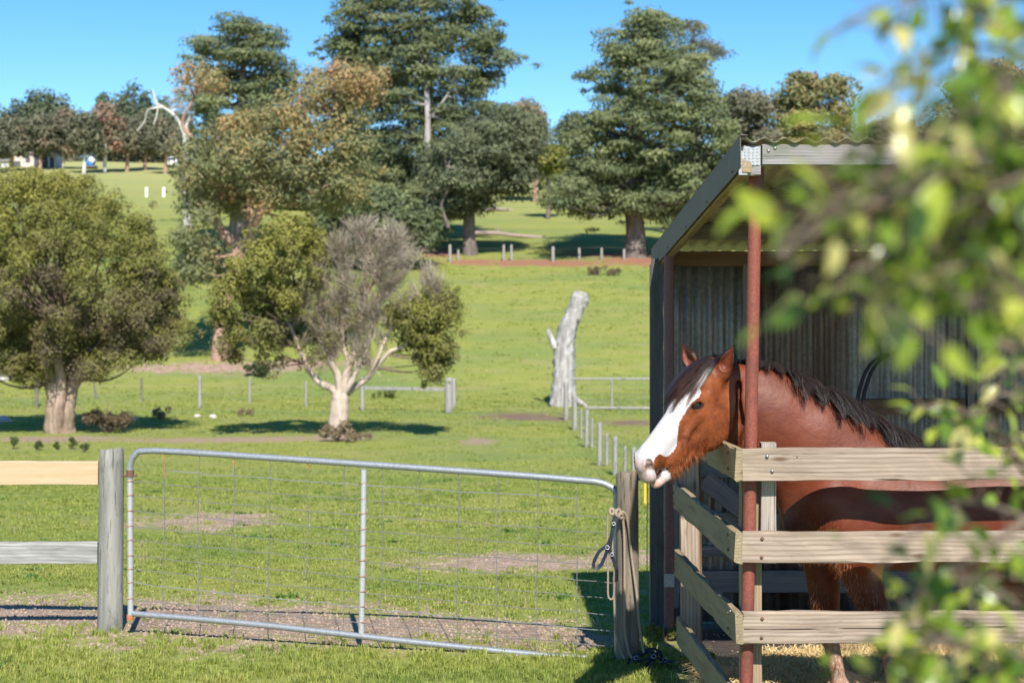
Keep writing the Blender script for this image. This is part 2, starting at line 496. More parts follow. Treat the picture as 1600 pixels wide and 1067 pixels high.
scatter("soil_clods", np.stack([_X, _Y, gz(_X, _Y)], 1), _g.uniform(.4, 1.8, len(_X)), [clod_mesh(s) for s in (1, 2, 3)], DM, "small clods and stones on the bare worn soil", "soil")
# straw bedding in the stall
SM = leafmat("straw_blade", [(0, (.55, .38, .16)), (.6, (.78, .60, .30)), (1, (.9, .78, .50))], .2, .6, .3).m
ST = [tuft_mesh("straw_wisp", 26, .085, .08, .005, SM, 50 + s, 2.75) for s in range(4)]
g = np.random.default_rng(9)
n = 9000
X = g.uniform(1.15, 4.2, n); Y = 8.0 + np.abs(g.normal(0, 1.1, n)); k = (Y < 10.2 + .25 * np.sin(X * 3) - .45 * (X < 1.5)) 
X, Y = X[k], Y[k]
mound = .03 + .05 * np.clip(1 - np.abs(Y - 8.9) / 1.2, 0, 1)
scatter("straw_bedding", np.stack([X, Y, gz(X, Y) + mound * g.random(len(X))], 1), g.uniform(.6, 1.2, len(X)), ST, SM, "golden straw bedding strewn over the stall floor", "straw")
# ---------------------------------------------------------------- materials of the yard
def woodmat(name, light, mid, dark, grain=38, crack=.35, knots=True, rough=.8, stain=None):
    M = Mat(name)
    off = M.node("VectorMath", operation='MULTIPLY_ADD')
    tc = M.node("TexCoord"); M.L.new(tc.outputs["Object"], off.inputs[0]); off.inputs[1].default_value = (1, 1, 1)
    rr = M.node("CombineXYZ"); M.L.new(M.math('MULTIPLY', M.rnd(), 37), rr.inputs[0]); M.L.new(M.math('MULTIPLY', M.rnd(), 11), rr.inputs[2])
    M.L.new(rr.outputs[0], off.inputs[2])
    def mp(s):
        m = M.node("Mapping"); M.L.new(off.outputs[0], m.inputs[0]); m.inputs["Scale"].default_value = s
        return m.outputs[0]
    a = M.noise(mp((1.6, grain, grain)), 1.0, 5, .6, .6); b = M.noise(mp((1.2, 7, 7)), 1.0, 3, .6, 1.2); f = M.noise(mp((14, 190, 190)), 1, 3, .7)
    w = M.node("TexWave", wave_type='BANDS', bands_direction='Z'); M.put(w, "Vector", mp((.25, 1, 1))); M.put(w, "Scale", grain * .55); M.put(w, "Distortion", 9.0); M.put(w, "Detail", 3.0); M.put(w, "Detail Scale", .35)
    col = M.mix(M.ramp(a, [(.3, 0), (.7, 1)]), mid, light)
    col = M.mix(M.math('MULTIPLY', M.ramp(w.outputs[1], [(.4, 0), (.85, 1)]), .85), col, mid)
    col = M.mix(M.ramp(b, [(.52, 0), (.75, .55)]), col, stain or dark)
    cr = M.ramp(M.noise(mp((1.0, 55, 55)), 1, 4, .75, .3), [(.60, 0), (.66, 1)])
    col = M.mix(M.math('MULTIPLY', cr, crack), col, dark)
    h = M.math('SUBTRACT', M.math('ADD', M.math('MULTIPLY', a, .6), M.math('MULTIPLY', f, .4)), cr)
    if knots:
        v = M.node("TexVoronoi", feature='F1'); M.put(v, "Vector", mp((2.6, 9, 9))); M.put(v, "Scale", 1.0)
        k = M.ramp(v.outputs["Distance"], [(.05, 1), (.085, .7), (.14, 0)])
        col = M.mix(M.math('MULTIPLY', k, .75), col, (dark[0] * 1.3, dark[1], dark[2] * .8))
    M.bump(h, .5, .003)
    return M.set(color=col, rough=rough, spec=.2)
W_RAIL = woodmat("weathered_rail_timber", (.43, .345, .275), (.25, .19, .14), (.08, .05, .03), grain=26, crack=.45, stain=(.52, .40, .28))
W_SIDE = woodmat("greenish_rail_timber", (.38, .30, .19), (.25, .19, .115), (.08, .065, .045), crack=.4)
W_GREY = woodmat("silvered_timber", (.34, .325, .32), (.22, .21, .205), (.06, .055, .05), crack=.6, knots=False)
W_CORNER = woodmat("dark_split_corner_timber", (.13, .12, .115), (.08, .075, .07), (.02, .018, .016), crack=.7, knots=False)
W_DARK = woodmat("old_dark_timber", (.26, .23, .21), (.155, .14, .13), (.035, .03, .028), crack=.6, knots=False)
W_BROWN = woodmat("brown_stained_timber", (.22, .14, .08), (.13, .08, .05), (.03, .02, .015), crack=.5, knots=False)
W_NEW = woodmat("new_pine_board", (.56, .445, .30), (.48, .345, .20), (.34, .17, .06), crack=.0, rough=.6, stain=(.50, .38, .24))
W_WHITE = woodmat("flaking_white_timber", (.46, .45, .43), (.27, .26, .25), (.10, .095, .09), grain=22, crack=.55, knots=False)
W_HARD = woodmat("split_hardwood", (.50, .44, .38), (.30, .25, .21), (.07, .05, .04), grain=60, crack=.85, knots=False)

def postmat(name, light, mid, dark):
    M = Mat(name)
    a = M.noise(M.pos((16, 16, 1.4)), 1, 5, .65, .4); b = M.noise(M.pos((60, 60, 3.0)), 1, 4, .7); c = M.noise(M.pos((3, 3, 1.2)), 1, 4, .6)
    col = M.mix(M.ramp(a, [(.35, 0), (.65, 1)]), mid, light)
    cr = M.ramp(b, [(.60, 0), (.67, 1)])
    col = M.mix(M.math('MULTIPLY', cr, .7), col, dark)
    col = M.mix(M.ramp(c, [(.55, 0), (.75, .7)]), col, mid)
    col = M.mix(M.ramp(M.noise(M.pos((5, 5, 2.2)), 1, 5, .7), [(.56, 0), (.64, .55)]), col, (.09, .10, .07))
    M.bump(M.math('SUBTRACT', a, cr), .9, .006)
    return M.set(color=col, rough=.85, spec=.15)
PM = postmat("grey_round_post", (.32, .31, .28), (.19, .185, .165), (.05, .044, .038))
PMB = postmat("brown_round_post", (.25, .205, .16), (.15, .12, .092), (.06, .045, .035))
PMF = postmat("far_fence_post", (.36, .345, .32), (.26, .245, .23), (.10, .09, .08))

def steel(name, col, col2, rough=.45, metal=.6, scale=30, rust=None, amt=.5):
    M = Mat(name)
    a = M.noise(M.pos((1, 1, 1)), scale, 4, .7); b = M.noise(M.pos((1, 1, 1)), 3.5, 4, .6)
    c = M.mix(M.ramp(a, [(.35, 0), (.65, 1)]), col, col2)
    if rust: c = M.mix(M.ramp(b, [(amt, 0), (amt + .12, .9)]), c, rust)
    M.bump(a, .12, .002)
    return M.set(color=c, rough=rough, metal=metal, spec=.4)
GALV = steel("galvanised_pipe", (.30, .32, .34), (.42, .43, .45), .42, .5, 60)
PLATE = steel("nail_plate_zinc", (.32, .33, .35), (.46, .47, .49), .5, .1, 90)
GALV_L = steel("pale_galvanised_pipe", (.42, .43, .44), (.54, .54, .54), .5, .3, 60)
WIRE = steel("gate_wire", (.16, .155, .15), (.26, .25, .24), .6, .3, 80)
WIRE_R = steel("rusted_wire", (.40, .13, .05), (.50, .22, .10), .8, .1, 60)
RUST_L = steel("pale_pipe_with_rust_streaks", (.40, .40, .41), (.52, .50, .50), .55, .3, 60, (.42, .15, .07), .56)
OXIDE = steel("red_oxide_painted_pipe", (.175, .042, .026), (.27, .083, .056), .62, .0, 90, (.12, .042, .032), .52)
DARKPIPE = steel("dark_red_pipe", (.13, .06, .055), (.18, .085, .075), .6, .0, 60)
FLASH = steel("grey_roof_flashing", (.150, .122, .098), (.18, .148, .12), .65, .0, 12)
BOLT = steel("zinc_bolt", (.28, .28, .29), (.40, .40, .41), .4, .8, 200)
BOLT_R = steel("rusty_bolt", (.13, .07, .05), (.22, .12, .08), .7, .3, 200)
def ironmat(name, c1, c2, stain, amt=.5):
    M = Mat(name)
    a = M.noise(M.pos((9, 9, .8)), 1, 5, .7); b = M.noise(M.pos((1, 1, 1)), 35, 3, .6); d = M.noise(M.pos((1.3, 1.3, .9)), 1, 4, .65)
    c = M.mix(M.ramp(b, [(.35, 0), (.65, 1)]), c1, c2)
    c = M.mix(M.ramp(a, [(amt, 0), (amt + .2, .8)]), c, stain)
    c = M.mix(M.ramp(d, [(.5, 0), (.75, .6)]), c, (stain[0] * .7, stain[1] * .7, stain[2] * .7))
    M.bump(b, .1, .002)
    return M.set(color=c, rough=.5, metal=.5, spec=.4)
IRON = ironmat("weathered_corrugated_iron", (.25, .225, .20), (.37, .34, .305), (.13, .10, .08))
IRON_R = ironmat("rusty_corrugated_iron", (.15, .11, .085), (.22, .165, .13), (.10, .05, .03), .42)
IRON_U = ironmat("roof_underside_iron", (.44, .40, .34), (.54, .50, .43), (.28, .23, .17), .5)

# ---------------------------------------------------------------- builders
def plank(name, A, Bp, h, t, mat, parent, up=(0, 0, 1), bev=.004, seg=None, rough=.0012, **kw):
    """A board from A to B: height h along up, thickness t; its own axes run along the grain."""
    A = np.asarray(A, float); Bp = np.asarray(Bp, float); L = np.linalg.norm(Bp - A)
    R = axes_from(Bp - A, up)
    seg = seg or max(2, int(L / .12))
    xs = np.linspace(-L / 2, L / 2, seg + 1)
    hy, hz = t / 2, h / 2
    ring = np.array([(-hy, -hz + bev), (-hy, hz - bev), (-hy + bev, hz), (hy - bev, hz), (hy, hz - bev), (hy, -hz + bev), (hy - bev, -hz), (-hy + bev, -hz)])
    g = np.random.default_rng(int(abs(A[0] * 977 + A[1] * 131 + A[2] * 577) * 10) % 100000)
    V = np.zeros((seg + 1, 8, 3)); V[:, :, 0] = xs[:, None]
    V[:, :, 1:] = ring[None] + g.normal(0, rough, (seg + 1, 8, 2))
    V[:, :, 2] += np.cumsum(g.normal(0, rough * .7, seg + 1))[:, None] * .3
    V[0, :, 0] += g.normal(0, rough, 8); V[-1, :, 0] += g.normal(0, rough, 8)
    mb = MB()
    i = np.arange(seg)[:, None] * 8; j = np.arange(8)
    mb.add(V.reshape(-1, 3), np.stack([i + j, i + 8 + j, i + 8 + (j + 1) % 8, i + (j + 1) % 8], -1).reshape(-1, 4)[:, ::-1])
    e = np.array([[0, 1, 2, 3, 4, 5, 6, 7]]); mb.f.setdefault(8, []).append(e.astype(np.int32)); mb.f[8].append((e[:, ::-1] + seg * 8).astype(np.int32))
    me = mb.mesh(name, mat)
    o = bpy.data.objects.new(name, me); COL.objects.link(o)
    c = (A + Bp) / 2
    if parent is not None:
        o.parent = parent; c = c - np.array(parent_world(parent))
    o.location = c
    o.rotation_euler = Matrix(R.tolist()).to_euler()
    return tag(o, **kw)

def bolt_mesh(name, mat, r=.0085):
    mb = MB()
    a = np.linspace(0, 2 * np.pi, 10, endpoint=False)
    prof = [(r, 0), (r, .0015), (r * .85, .0045), (r * .45, .0065)]
    V = np.array([[q * np.cos(x), -z, q * np.sin(x)] for q, z in prof for x in a] + [[0, -.0072, 0]])
    i = np.arange(3)[:, None] * 10; j = np.arange(10)
    mb.add(V, np.stack([i + j, i + (j + 1) % 10, i + 10 + (j + 1) % 10, i + 10 + j], -1).reshape(-1, 4))
    mb.f.setdefault(3, []).append(np.stack([30 + j, 30 + (j + 1) % 10, np.full(10, 40)], -1).astype(np.int32))
    return mb.mesh(name, mat, smooth=True)
BM, BMR = bolt_mesh("bolt", BOLT), bolt_mesh("bolt", BOLT_R)
def child(me, name, parent, world, rot=None):
    """Mesh data as a child of a possibly rotated parent, at a world position."""
    o = bpy.data.objects.new(name, me); COL.objects.link(o); o.parent = parent
    bpy_m = Matrix.Identity(4)
    q = parent; chain = []
    while q is not None: chain.append(q); q = q.parent
    for q in reversed(chain): bpy_m = bpy_m @ Matrix.LocRotScale(q.location, q.rotation_euler, q.scale)
    w = Matrix.LocRotScale(Vector(world), rot, None) if rot is not None else Matrix.Translation(Vector(world))
    o.matrix_local = bpy_m.inverted() @ w
    return o

def round_post(name, px, py_top, base, r, mat, parent=None, lean=(0, 0), top_cut=.01, seg=20, **kw):
    b = np.asarray(base, float); ztop = EYE - (py_top - HY) / F * b[1]
    H = ztop - b[2] + .3
    zs = np.linspace(-.3, ztop - b[2], 15)
    mb = MB(); g = np.random.default_rng(int(abs(px) * 7) + 3)
    a = np.linspace(0, 2 * np.pi, seg, endpoint=False)
    oval = 1 + .03 * np.sin(2 * a + px) + g.normal(0, .012, seg)
    V = []
    for k, z in enumerate(zs):
        rr = r * (1.03 - .06 * (z / H)) * oval * (1 + g.normal(0, .006, seg))
        zz = np.full(seg, z) + (g.normal(0, top_cut * .4, seg) + top_cut * np.cos(a + 1) if k == len(zs) - 1 else 0)
        V.append(np.stack([rr * np.cos(a) + lean[0] * z, rr * np.sin(a) + lean[1] * z, zz], 1))
    V.append(V[-1] * [.93, .93, 1] + [lean[0] * zs[-1] * .07, lean[1] * zs[-1] * .07, .006])
    V = np.array(V); m = len(V)
    i = np.arange(m - 1)[:, None] * seg; j = np.arange(seg)
    allv = np.vstack([V.reshape(-1, 3), V[-1].mean(0) + [0, 0, .0]])
    mb.add(allv, np.stack([i + j, i + (j + 1) % seg, i + seg + (j + 1) % seg, i + seg + j], -1).reshape(-1, 4))
    mb.f.setdefault(3, []).append(np.stack([(m - 1) * seg + j, (m - 1) * seg + (j + 1) % seg, np.full(seg, m * seg)], -1).astype(np.int32))
    me = mb.mesh(name, mat, smooth=True)
    o = bpy.data.objects.new(name, me); COL.objects.link(o)
    if parent is not None: o.parent = parent; b = b - np.array(parent_world(parent))
    o.location = b
    return tag(o, **kw)

# ---------------------------------------------------------------- field shelter
FY, BY = 7.62, 11.2                                     # front eave and back wall
shed = empty("field_shelter", (1.05, 9.4, 0), label="open-fronted corrugated iron field shelter with grey sloping roof edge round the horse", cat="shelter")
def roofz(y): return 2.895 - (y - FY) * .106
def corrugated(name, x0, x1, f, mat, parent, pitch=.095, amp=.0105, vertical=False, thick=.0012, n_along=6, **kw):
    n = int((x1 - x0) / pitch * 10)
    xs = np.linspace(x0, x1, n + 1)
    h = amp * np.sin(2 * np.pi * xs / pitch)
    ts = np.linspace(0, 1, n_along)
    mb = MB()
    for k in (0, 1):
        V = np.array([[f(x, t, hh - k * thick) for x, hh in zip(xs, h)] for t in ts]).reshape(-1, 3)
        i = np.arange(n_along - 1)[:, None] * (n + 1); j = np.arange(n)
        Q = np.stack([i + j, i + j + 1, i + n + 2 + j, i + n + 1 + j], -1).reshape(-1, 4)
        mb.add(V, Q if k == 0 else Q[:, ::-1])
    m = (n + 1) * n_along
    j = np.arange(n)
    mb.f.setdefault(4, []).append(np.stack([j + 1, j, j + m, j + m + 1], -1).astype(np.int32))
    e = (n_along - 1) * (n + 1)
    mb.f[4].append(np.stack([j + e, j + e + 1, j + m + e + 1, j + m + e], -1).astype(np.int32))
    return mb.build(name, mat, parent, smooth=True, **kw)
xr = .975
for k in range(6):
    x0 = xr + k * .76; dz = .002 * (k % 2)
    corrugated("roof_sheet", x0, x0 + .80, lambda x, t, h, dz=dz: (max(x, 1.050 - .078 * t), 7.575 + t * 3.90, roofz(7.575 + t * 3.90) + h + .012 + dz), IRON_U, shed)
# back wall sheets
walls = [(1.03, 1.60, IRON), (1.60, 2.28, IRON_R), (2.28, 2.98, IRON), (2.98, 3.68, IRON), (3.68, 4.4, IRON_R), (4.4, 5.1, IRON)]
for k, (x0, x1, m_) in enumerate(walls):
    dy = .014 * (k % 2) + (.02 if k == 2 else 0)
    corrugated("wall_sheet", x0, x1 + .02, lambda x, t, h, dy=dy: (x, BY + h + dy, -.02 + t * 2.46), m_, shed, pitch=.076, amp=.0125)
# framing
plank("eave_beam", (1.155, FY, 2.845), (4.9, FY, 2.845), .095, .045, W_GREY, shed)
for k, (y, w_) in enumerate(((8.84, .10), (10.06, .10))):
    plank("purlin", (1.08, y, roofz(y) - .052), (4.9, y, roofz(y) - .052), w_, .05, W_DARK, shed)
plank("purlin", (1.06, BY - .06, roofz(BY) - .075), (5.0, BY - .06, roofz(BY) - .075), .10, .05, W_BROWN, shed)
plank("rafter", (1.085, 7.60, roofz(7.60) - .085), (1.008, 11.36, roofz(11.36) - .085), .10, .045, W_SIDE, shed)
# edge flashing: folded sheet with a top lip
mb = MB()
for (x, w_, zo, hh) in ((1.047, .003, -.068, .150), (1.062, .034, .0085, .003)):
    A = np.array([x, 7.53, roofz(7.53) + zo + .016]); C = np.array([x - .078, 11.42, roofz(11.42) + zo + .016])
    R = axes_from(C - A); box(mb, (A + C) / 2, (np.linalg.norm(C - A), w_, hh), .001, R)
mb.build("edge_flashing", FLASH, shed)
sm = bolt_mesh("screw", BOLT_R, .005)
for y in (7.75, 8.62, 9.5, 10.4, 11.2):
    child(sm, "screw", shed, (1.0440 - (y - 7.53) * .02, y, roofz(y) - .105), Matrix.Rotation(math.radians(-90), 3, 'Z').to_quaternion())
# nail plate on the beam end: galvanised plate with rows of small teeth marks
mb = MB()
box(mb, (1.097, FY - .018, 2.838), (.098, .004, .088), .001)
box(mb, (1.068, FY - .018, 2.772), (.040, .004, .042), .001)
for a_ in range(5):
    for b_ in range(6):
        box(mb, (1.058 + a_ * .019, FY - .0215, 2.80 + b_ * .0145), (.009, .003, .004), 0, axes_from((1, 0, .6 if (a_ + b_) % 2 else -.6)))
mb.build("nail_plate", PLATE, shed)
plank("beam_end_block", (1.060, FY, 2.82), (1.150, FY, 2.82), .14, .03, W_GREY, shed)
for (x, z) in ((1.185, 2.862), (1.215, 2.874)): child(BM, "bolt", shed, (x, FY - .023, z))
# poles
mb = MB(); tube(mb, [at(1180.5, 268, 7.79), at(1173, 700, 7.77), at(1166, 1080, 7.76), (at(1164, 1195, 7.75))], [.0305] * 4, seg=28); mb.build("pole", OXIDE, shed, smooth=True, label="rust red steel pole at the front corner")
mb = MB(); tube(mb, [(1.165, 7.785, 2.70), (1.165, 7.785, 2.80)], .028, seg=20); mb.build("pole_collar", DARKPIPE, shed, smooth=True)
mb = MB(); tube(mb, [(4.7, 7.79, -.1), (4.7, 7.79, 2.79)], .0305, seg=20); mb.build("pole", OXIDE, shed, smooth=True)
mb = MB(); tube(mb, [(1.013, 10.6, -.1), (1.013, 10.6, 2.46)], .0315, seg=24); mb.build("pole", DARKPIPE, shed, smooth=True, label="dark red steel pole at the back corner")
mb = MB(); box(mb, (1.010, 10.566, .365), (.066, .004, .085), .001); mb.build("pole_bracket", GALV, shed)
plank("corner_board", (.972, 11.0, -.08), (.972, 11.0, 2.44), .080, .045, W_CORNER, shed, up=(1, 0, 0), rough=.002)
mb = MB(); box(mb, (.928, 11.02, 1.2), (.010, .05, 2.4), .002); mb.build("corner_strip", FLASH, shed)
plank("wall_post", (1.575, 11.13, 0), (1.575, 11.13, 2.40), .035, .07, W_DARK, shed, up=(1, 0, 0))
plank("wall_post", (3.1, 11.13, 0), (3.1, 11.13, 2.40), .05, .07, W_DARK, shed, up=(1, 0, 0))
plank("girt", (2.15, 11.12, 1.44), (3.06, 11.12, 1.445), .10, .05, W_BROWN, shed)
plank("girt", (3.12, 11.12, 1.445), (5.0, 11.12, 1.45), .10, .05, W_BROWN, shed)
for (r0, r1, xa, xb) in ((720, 747, 1.09, 1.56), (801, 837, 1.07, 1.56), (853, 870, 1.07, 1.56), (892, 926, 1.04, 4.9)):
    za, zb = at(0, r0, 11.12)[2], at(0, r1, 11.12)[2]
    plank("lining_board", (xa, 11.14, (za + zb) / 2), (xb, 11.14, (za + zb) / 2), za - zb, .025, W_DARK, shed)
for (xa, xb, zc) in ((1.64, 3.05, 1.02), (1.64, 3.05, .65), (3.15, 4.9, .65)):
    plank("lining_board", (xa, 11.14, zc), (xb, 11.14, zc - .01), .14, .025, W_DARK, shed)
plank("brace", at(1100, 748, 11.08), at(1165, 800, 11.08), .13, .025, W_DARK, shed)
plank("side_board", (1.085, 11.05, .1), (1.085, 11.05, 1.15), .07, .04, W_DARK, shed, up=(1, 0, 0))

# ---------------------------------------------------------------- stall rails
stall = empty("stall_fence", (1.07, 7.7, 0), label="timber rail stall fence the horse stands behind and leans over", cat="fence")
RZ = [(1.481, 1.331), (1.090, .945), (.717, .570), (.335, .19)]
XL = 1.073
for k, (zt, zb) in enumerate(RZ):
    rl = plank("rail", (XL + .003, 7.70, (zt + zb) / 2), (4.8, 7.70, (zt + zb) / 2 + .008), zt - zb, .04, W_RAIL, stall, rough=.0026)
    for (dx, f) in (((.118, .24), (.142, .70)) if k == 0 else ((.095, .2), (.092, .8))):
        child(BM if k == 0 else BMR, "bolt", rl, (XL + dx, 7.677, zt - f * (zt - zb)))
    if k == 0: child(BMR, "nail", rl, (XL + .258, 7.678, zt - .04)).scale = (.5, .5, .5)
mb = MB(); xs = np.linspace(XL + .01, XL + 1.5, 30)
tube(mb, np.stack([xs, np.full(30, 7.6795), .640 + .002 * np.sin(xs * 9) + np.where(xs < 1.5, 0, (xs - 1.5) * .012)], 1), .0022, seg=5)
M = Mat("dark_split"); mb.build("split", M.set(color=(.05, .035, .025), rough=.9), stall)
SA, SB = np.array([XL - .012, 7.70]), np.array([.958, 9.62])
for k, (zt, zb) in enumerate(RZ):
    f1 = (1.02, 1.0, .985, .95)[k]
    A = np.array([*SA, (zt + zb) / 2 - .002]); Bq = np.array([*(SA + (SB - SA) * f1), (zt + zb) / 2 + (0, .012, .004, .0)[k]])
    rl = plank("rail", A + [0, -.018, 0], Bq, zt - zb, .032, W_SIDE, stall, rough=.003, label="greenish side rail running back to the shed")
    ps = ((.16, .25), (.16, .75), (.10, .12), (1.90, .3), (1.90, .75))
    dr = (Bq - A) / np.linalg.norm(Bq - A); nrm = np.array([-dr[1], dr[0], 0])
    if nrm[0] > 0: nrm = -nrm
    for (d_, f) in ps:
        if d_ > 1.5 and k == 0: continue
        w_ = A + dr * (d_ if d_ < 1.5 else np.linalg.norm(Bq - A) - .05) + nrm * .0195; w_[2] = zt - f * (zt - zb)
        child(BMR if d_ > .12 else BM, "bolt", rl, w_, Vector((0, -1, 0)).rotation_difference(Vector(nrm)))
plank("post", (1.143, 7.86, -.1), (1.137, 7.86, 1.44), .098, .09, W_SIDE, stall, up=(1, 0, 0))
plank("post", (1.213, 7.80, .93), (1.213, 7.80, 1.50), .072, .06, W_HARD, stall, up=(1, 0, 0))
plank("post", (1.055, 9.66, -.1), (1.030, 9.63, 1.42), .115, .045, W_RAIL, stall, up=(1, 0, 0))
plank("post", (1.105, 9.70, -.1), (1.095, 9.68, 1.42), .03, .09, W_BROWN, stall, up=(1, 0, 0))
plank("post", (4.6, 7.80, -.1), (4.6, 7.80, 1.5), .09, .09, W_SIDE, stall, up=(1, 0, 0))

# ---------------------------------------------------------------- gate, its posts, board fence
GLx, GLy, GRx, GRy = -2.49, 10.72, .62, 9.97
def G(px, py):
    """A point of the gate's plane."""
    s = (px - CX) / F
    t = (s * GLy - GLx) / ((GRx - GLx) - s * (GRy - GLy))
    return at(px, py, GLy + (GRy - GLy) * t)
gate = empty("farm_gate", tuple(G(205, 965)), label="galvanised pipe farm gate filled with square wire mesh", cat="gate")
mb = MB()
tube(mb, bez([G(203, 748), G(203.5, 727), G(211, 711), G(226, 704.5), G(300, 707), G(560, 724.5), G(800, 741.5), G(905, 750), G(932, 752.5), G(952, 759), G(962, 769), G(963.5, 800), G(965, 1000), G(965, 1026)], 8), .0205, seg=16)
mb.build("top_pipe", GALV, gate, smooth=True)
mb = MB(); tube(mb, bez([G(207, 958), G(400, 975), G(650, 1003), G(850, 1023), G(962, 1029)], 8), .0195, seg=16); mb.build("bottom_pipe", GALV, gate, smooth=True)
mb = MB(); tube(mb, [G(203, 746), G(203.5, 850), G(204, 966)], .0190, seg=16); mb.build("hinge_stile", RUST_L, gate, smooth=True)
mb = MB(); tube(mb, [G(568.5, 733), G(567, 860), G(564.5, 990)], .0185, seg=14); mb.build("middle_stay", GALV_L, gate, smooth=True)
mb = MB(); tube(mb, [G(203.5, 734), G(203.5, 744)], .026, seg=14); tube(mb, [G(190, 743), G(214, 743)], .007, seg=8); mb.build("hinge", BOLT_R, gate, smooth=True)
mb = MB(); tube(mb, [G(203.5, 960), G(203.5, 968)], .024, seg=14); mb.build("hinge", WIRE_R, gate, smooth=True)
vx = [257, 311, 366, 422, 481, 538, 597, 656, 716, 778, 840, 903]
hl_ = [731, 752, 774, 798, 822, 844, 868, 889, 910, 935]; hr_ = [778, 805, 829, 854, 880, 905, 930, 956, 981, 1005]
g = np.random.default_rng(12)
def gy_top(px): return np.interp(px, [205, 226, 300, 560, 800, 905, 960], [709, 709, 711, 728, 745, 754, 770])
def gy_bot(px): return np.interp(px, [205, 400, 650, 850, 960], [956, 973, 1001, 1021, 1027])
for k, x in enumerate(vx):
    pts = [G(x + g.normal(0, .7) - 2 * t, gy_top(x) + (gy_bot(x) - gy_top(x)) * t) for t in np.linspace(0, 1, 9)]
    mb = MB(); tube(mb, bez(pts, 3), .0027, seg=5, cap=False)
    w_ = mb.build("wire", WIRE, gate)
    if k in (0, 2, 4):
        mb = MB(); b = (733, 724, 728)[(0, 2, 4).index(k)] + (8 if k == 0 else 0)
        tube(mb, [G(x, gy_top(x)), G(x, b + 4)], .0030, seg=6); mb.build("tie", WIRE_R, w_)
for k, (a_, b_) in enumerate(zip(hl_, hr_)):
    x0 = 262 if k == 0 else 206; x1 = 905 if k == 0 else 962
    sl = (b_ - a_) / (903 - 206.)
    xs = np.linspace(x0, x1, 26)
    pts = [G(x, a_ + sl * (x - 206) - 3.5 * np.sin(np.clip((x - 206) / 700, 0, 1) * np.pi) * -.6 + g.normal(0, .55 + .3 * (k in (4, 5, 8)))) for x in xs]
    mb = MB(); tube(mb, bez(pts, 2), .0026 if k in (0, 8) else .0025, seg=5, cap=False)
    mb.build("wire", GALV if k in (0, 8) else WIRE, gate)
mb = MB()
for k, (a_, b_) in enumerate(zip(hl_, hr_)):
    for x in (203.7, 567):
        if k == 0 and x < 300: continue
        y = a_ + (b_ - a_) / 697. * (x - 206); c = G(x, y)
        an = np.linspace(0, 2 * np.pi, 12)
        tube(mb, np.stack([c[0] + .0215 * np.cos(an), c[1] + .0215 * np.sin(an), c[2] - .012 + .02 * an / 6.28], 1), .0024, seg=5, cap=False)
mb.build("wire_ties", WIRE_R, gate, kind="stuff")

bl = ground_at(172, 985); bl = np.array([bl[0], bl[1], bl[2]])
round_post("gate_post", 172, 703, bl, .0795, PM, lean=(.009, 0), label="thick grey round timber post between board fence and gate hinges", cat="post")
br = ground_at(981, 1034)
round_post("gate_post", 981, 739, br, .0655, PMB, lean=(-.002, 0), label="brown round timber post with hanging rope and halter", cat="post")
fence = empty("board_fence", (-3.5, 10.8, 0), label="two-rail board fence with a new pale top board at the left edge", cat="fence")
fy = bl[1] + .0
za, zb = at(0, 720, fy)[2], at(0, 757, fy)[2]
plank("rail", (-5.3, fy, (za + zb) / 2 + .0), (at(154, 0, fy)[0], fy, (za + zb) / 2), za - zb, .04, W_NEW, fence, label="new pale yellow pine board")
za, zb = at(0, 846, fy)[2], at(0, 880, fy)[2]
plank("rail", (-5.3, fy, (za + zb) / 2), (at(153, 0, fy)[0], fy, (za + zb) / 2), za - zb, .035, W_WHITE, fence, label="old board with flaking white paint")
round_post("post", 40, 705, (-5.2, fy + .1, 0), .075, PM, fence)

# ---------------------------------------------------------------- rope and halters
M = Mat("tan_rope")
w = M.node("TexWave", wave_type='BANDS', bands_direction='DIAGONAL'); M.put(w, "Vector", M.pos((1, 1, 1))); M.put(w, "Scale", 90.0)
M.bump(w.outputs[1], .5, .003); ROPE = M.set(color=M.mix(w.outputs[1], (.24, .18, .13), (.42, .34, .26)), rough=.85, spec=.1)
M = Mat("blue_webbing"); n = M.noise(M.pos((1, 1, 1)), 200, 2)
WEB = M.set(color=M.mix(n, (.006, .010, .020), (.020, .028, .045)), rough=.55, spec=.35)
def Q(px, py, dy=0.0): return at(px, py, br[1] - .085 - dy)
rope = empty("lead_rope", tuple(Q(968, 805)), label="long tan lead rope looped over gate corner and trailing to the ground", cat="rope")
mb = MB()
tube(mb, bez([Q(953, 801, .0), Q(962, 797, .02), Q(971, 802, .02), Q(975, 830), Q(976, 880), Q(976, 940), Q(977, 985), Q(982, 1015, .02), Q(992, 1036, .05)], 10), .0085, seg=9)
tube(mb, bez([Q(966, 803, .03), Q(974, 800, .03), Q(981, 815, .01), Q(987, 870), Q(995, 930, .01), Q(999, 975, .02), Q(1006, 1020, .05)], 10), .0080, seg=9)
mb.build("strand", ROPE, rope, smooth=True)
mb = MB()
tube(mb, bez([Q(950, 803, .05), Q(949, 840, .05), Q(950, 900, .05), Q(950, 928, .05), Q(954, 936, .05), Q(959, 930, .05), Q(960, 900, .05), Q(957, 850, .05), Q(958, 806, .05)], 8), .0060, seg=8)
tube(mb, bez([Q(959, 900, .045), Q(960, 950, .04), Q(962, 985, .03), Q(968, 1012, .03), Q(976, 1028, .05)], 8), .0065, seg=8)
mb.build("strand", ROPE, rope, smooth=True)
mb = MB(); an = np.linspace(0, 2 * np.pi, 20)
for k, (px, py, r_) in enumerate(((956, 799, .020), (966, 801, .024), (970, 806, .018))):
    c = Q(px, py, .035)
    tube(mb, np.stack([c[0] + r_ * np.cos(an) * .6, c[1] + r_ * .6 * np.sin(an + k), c[2] + r_ * np.sin(an) * .8], 1), .0095, seg=8, cap=False)
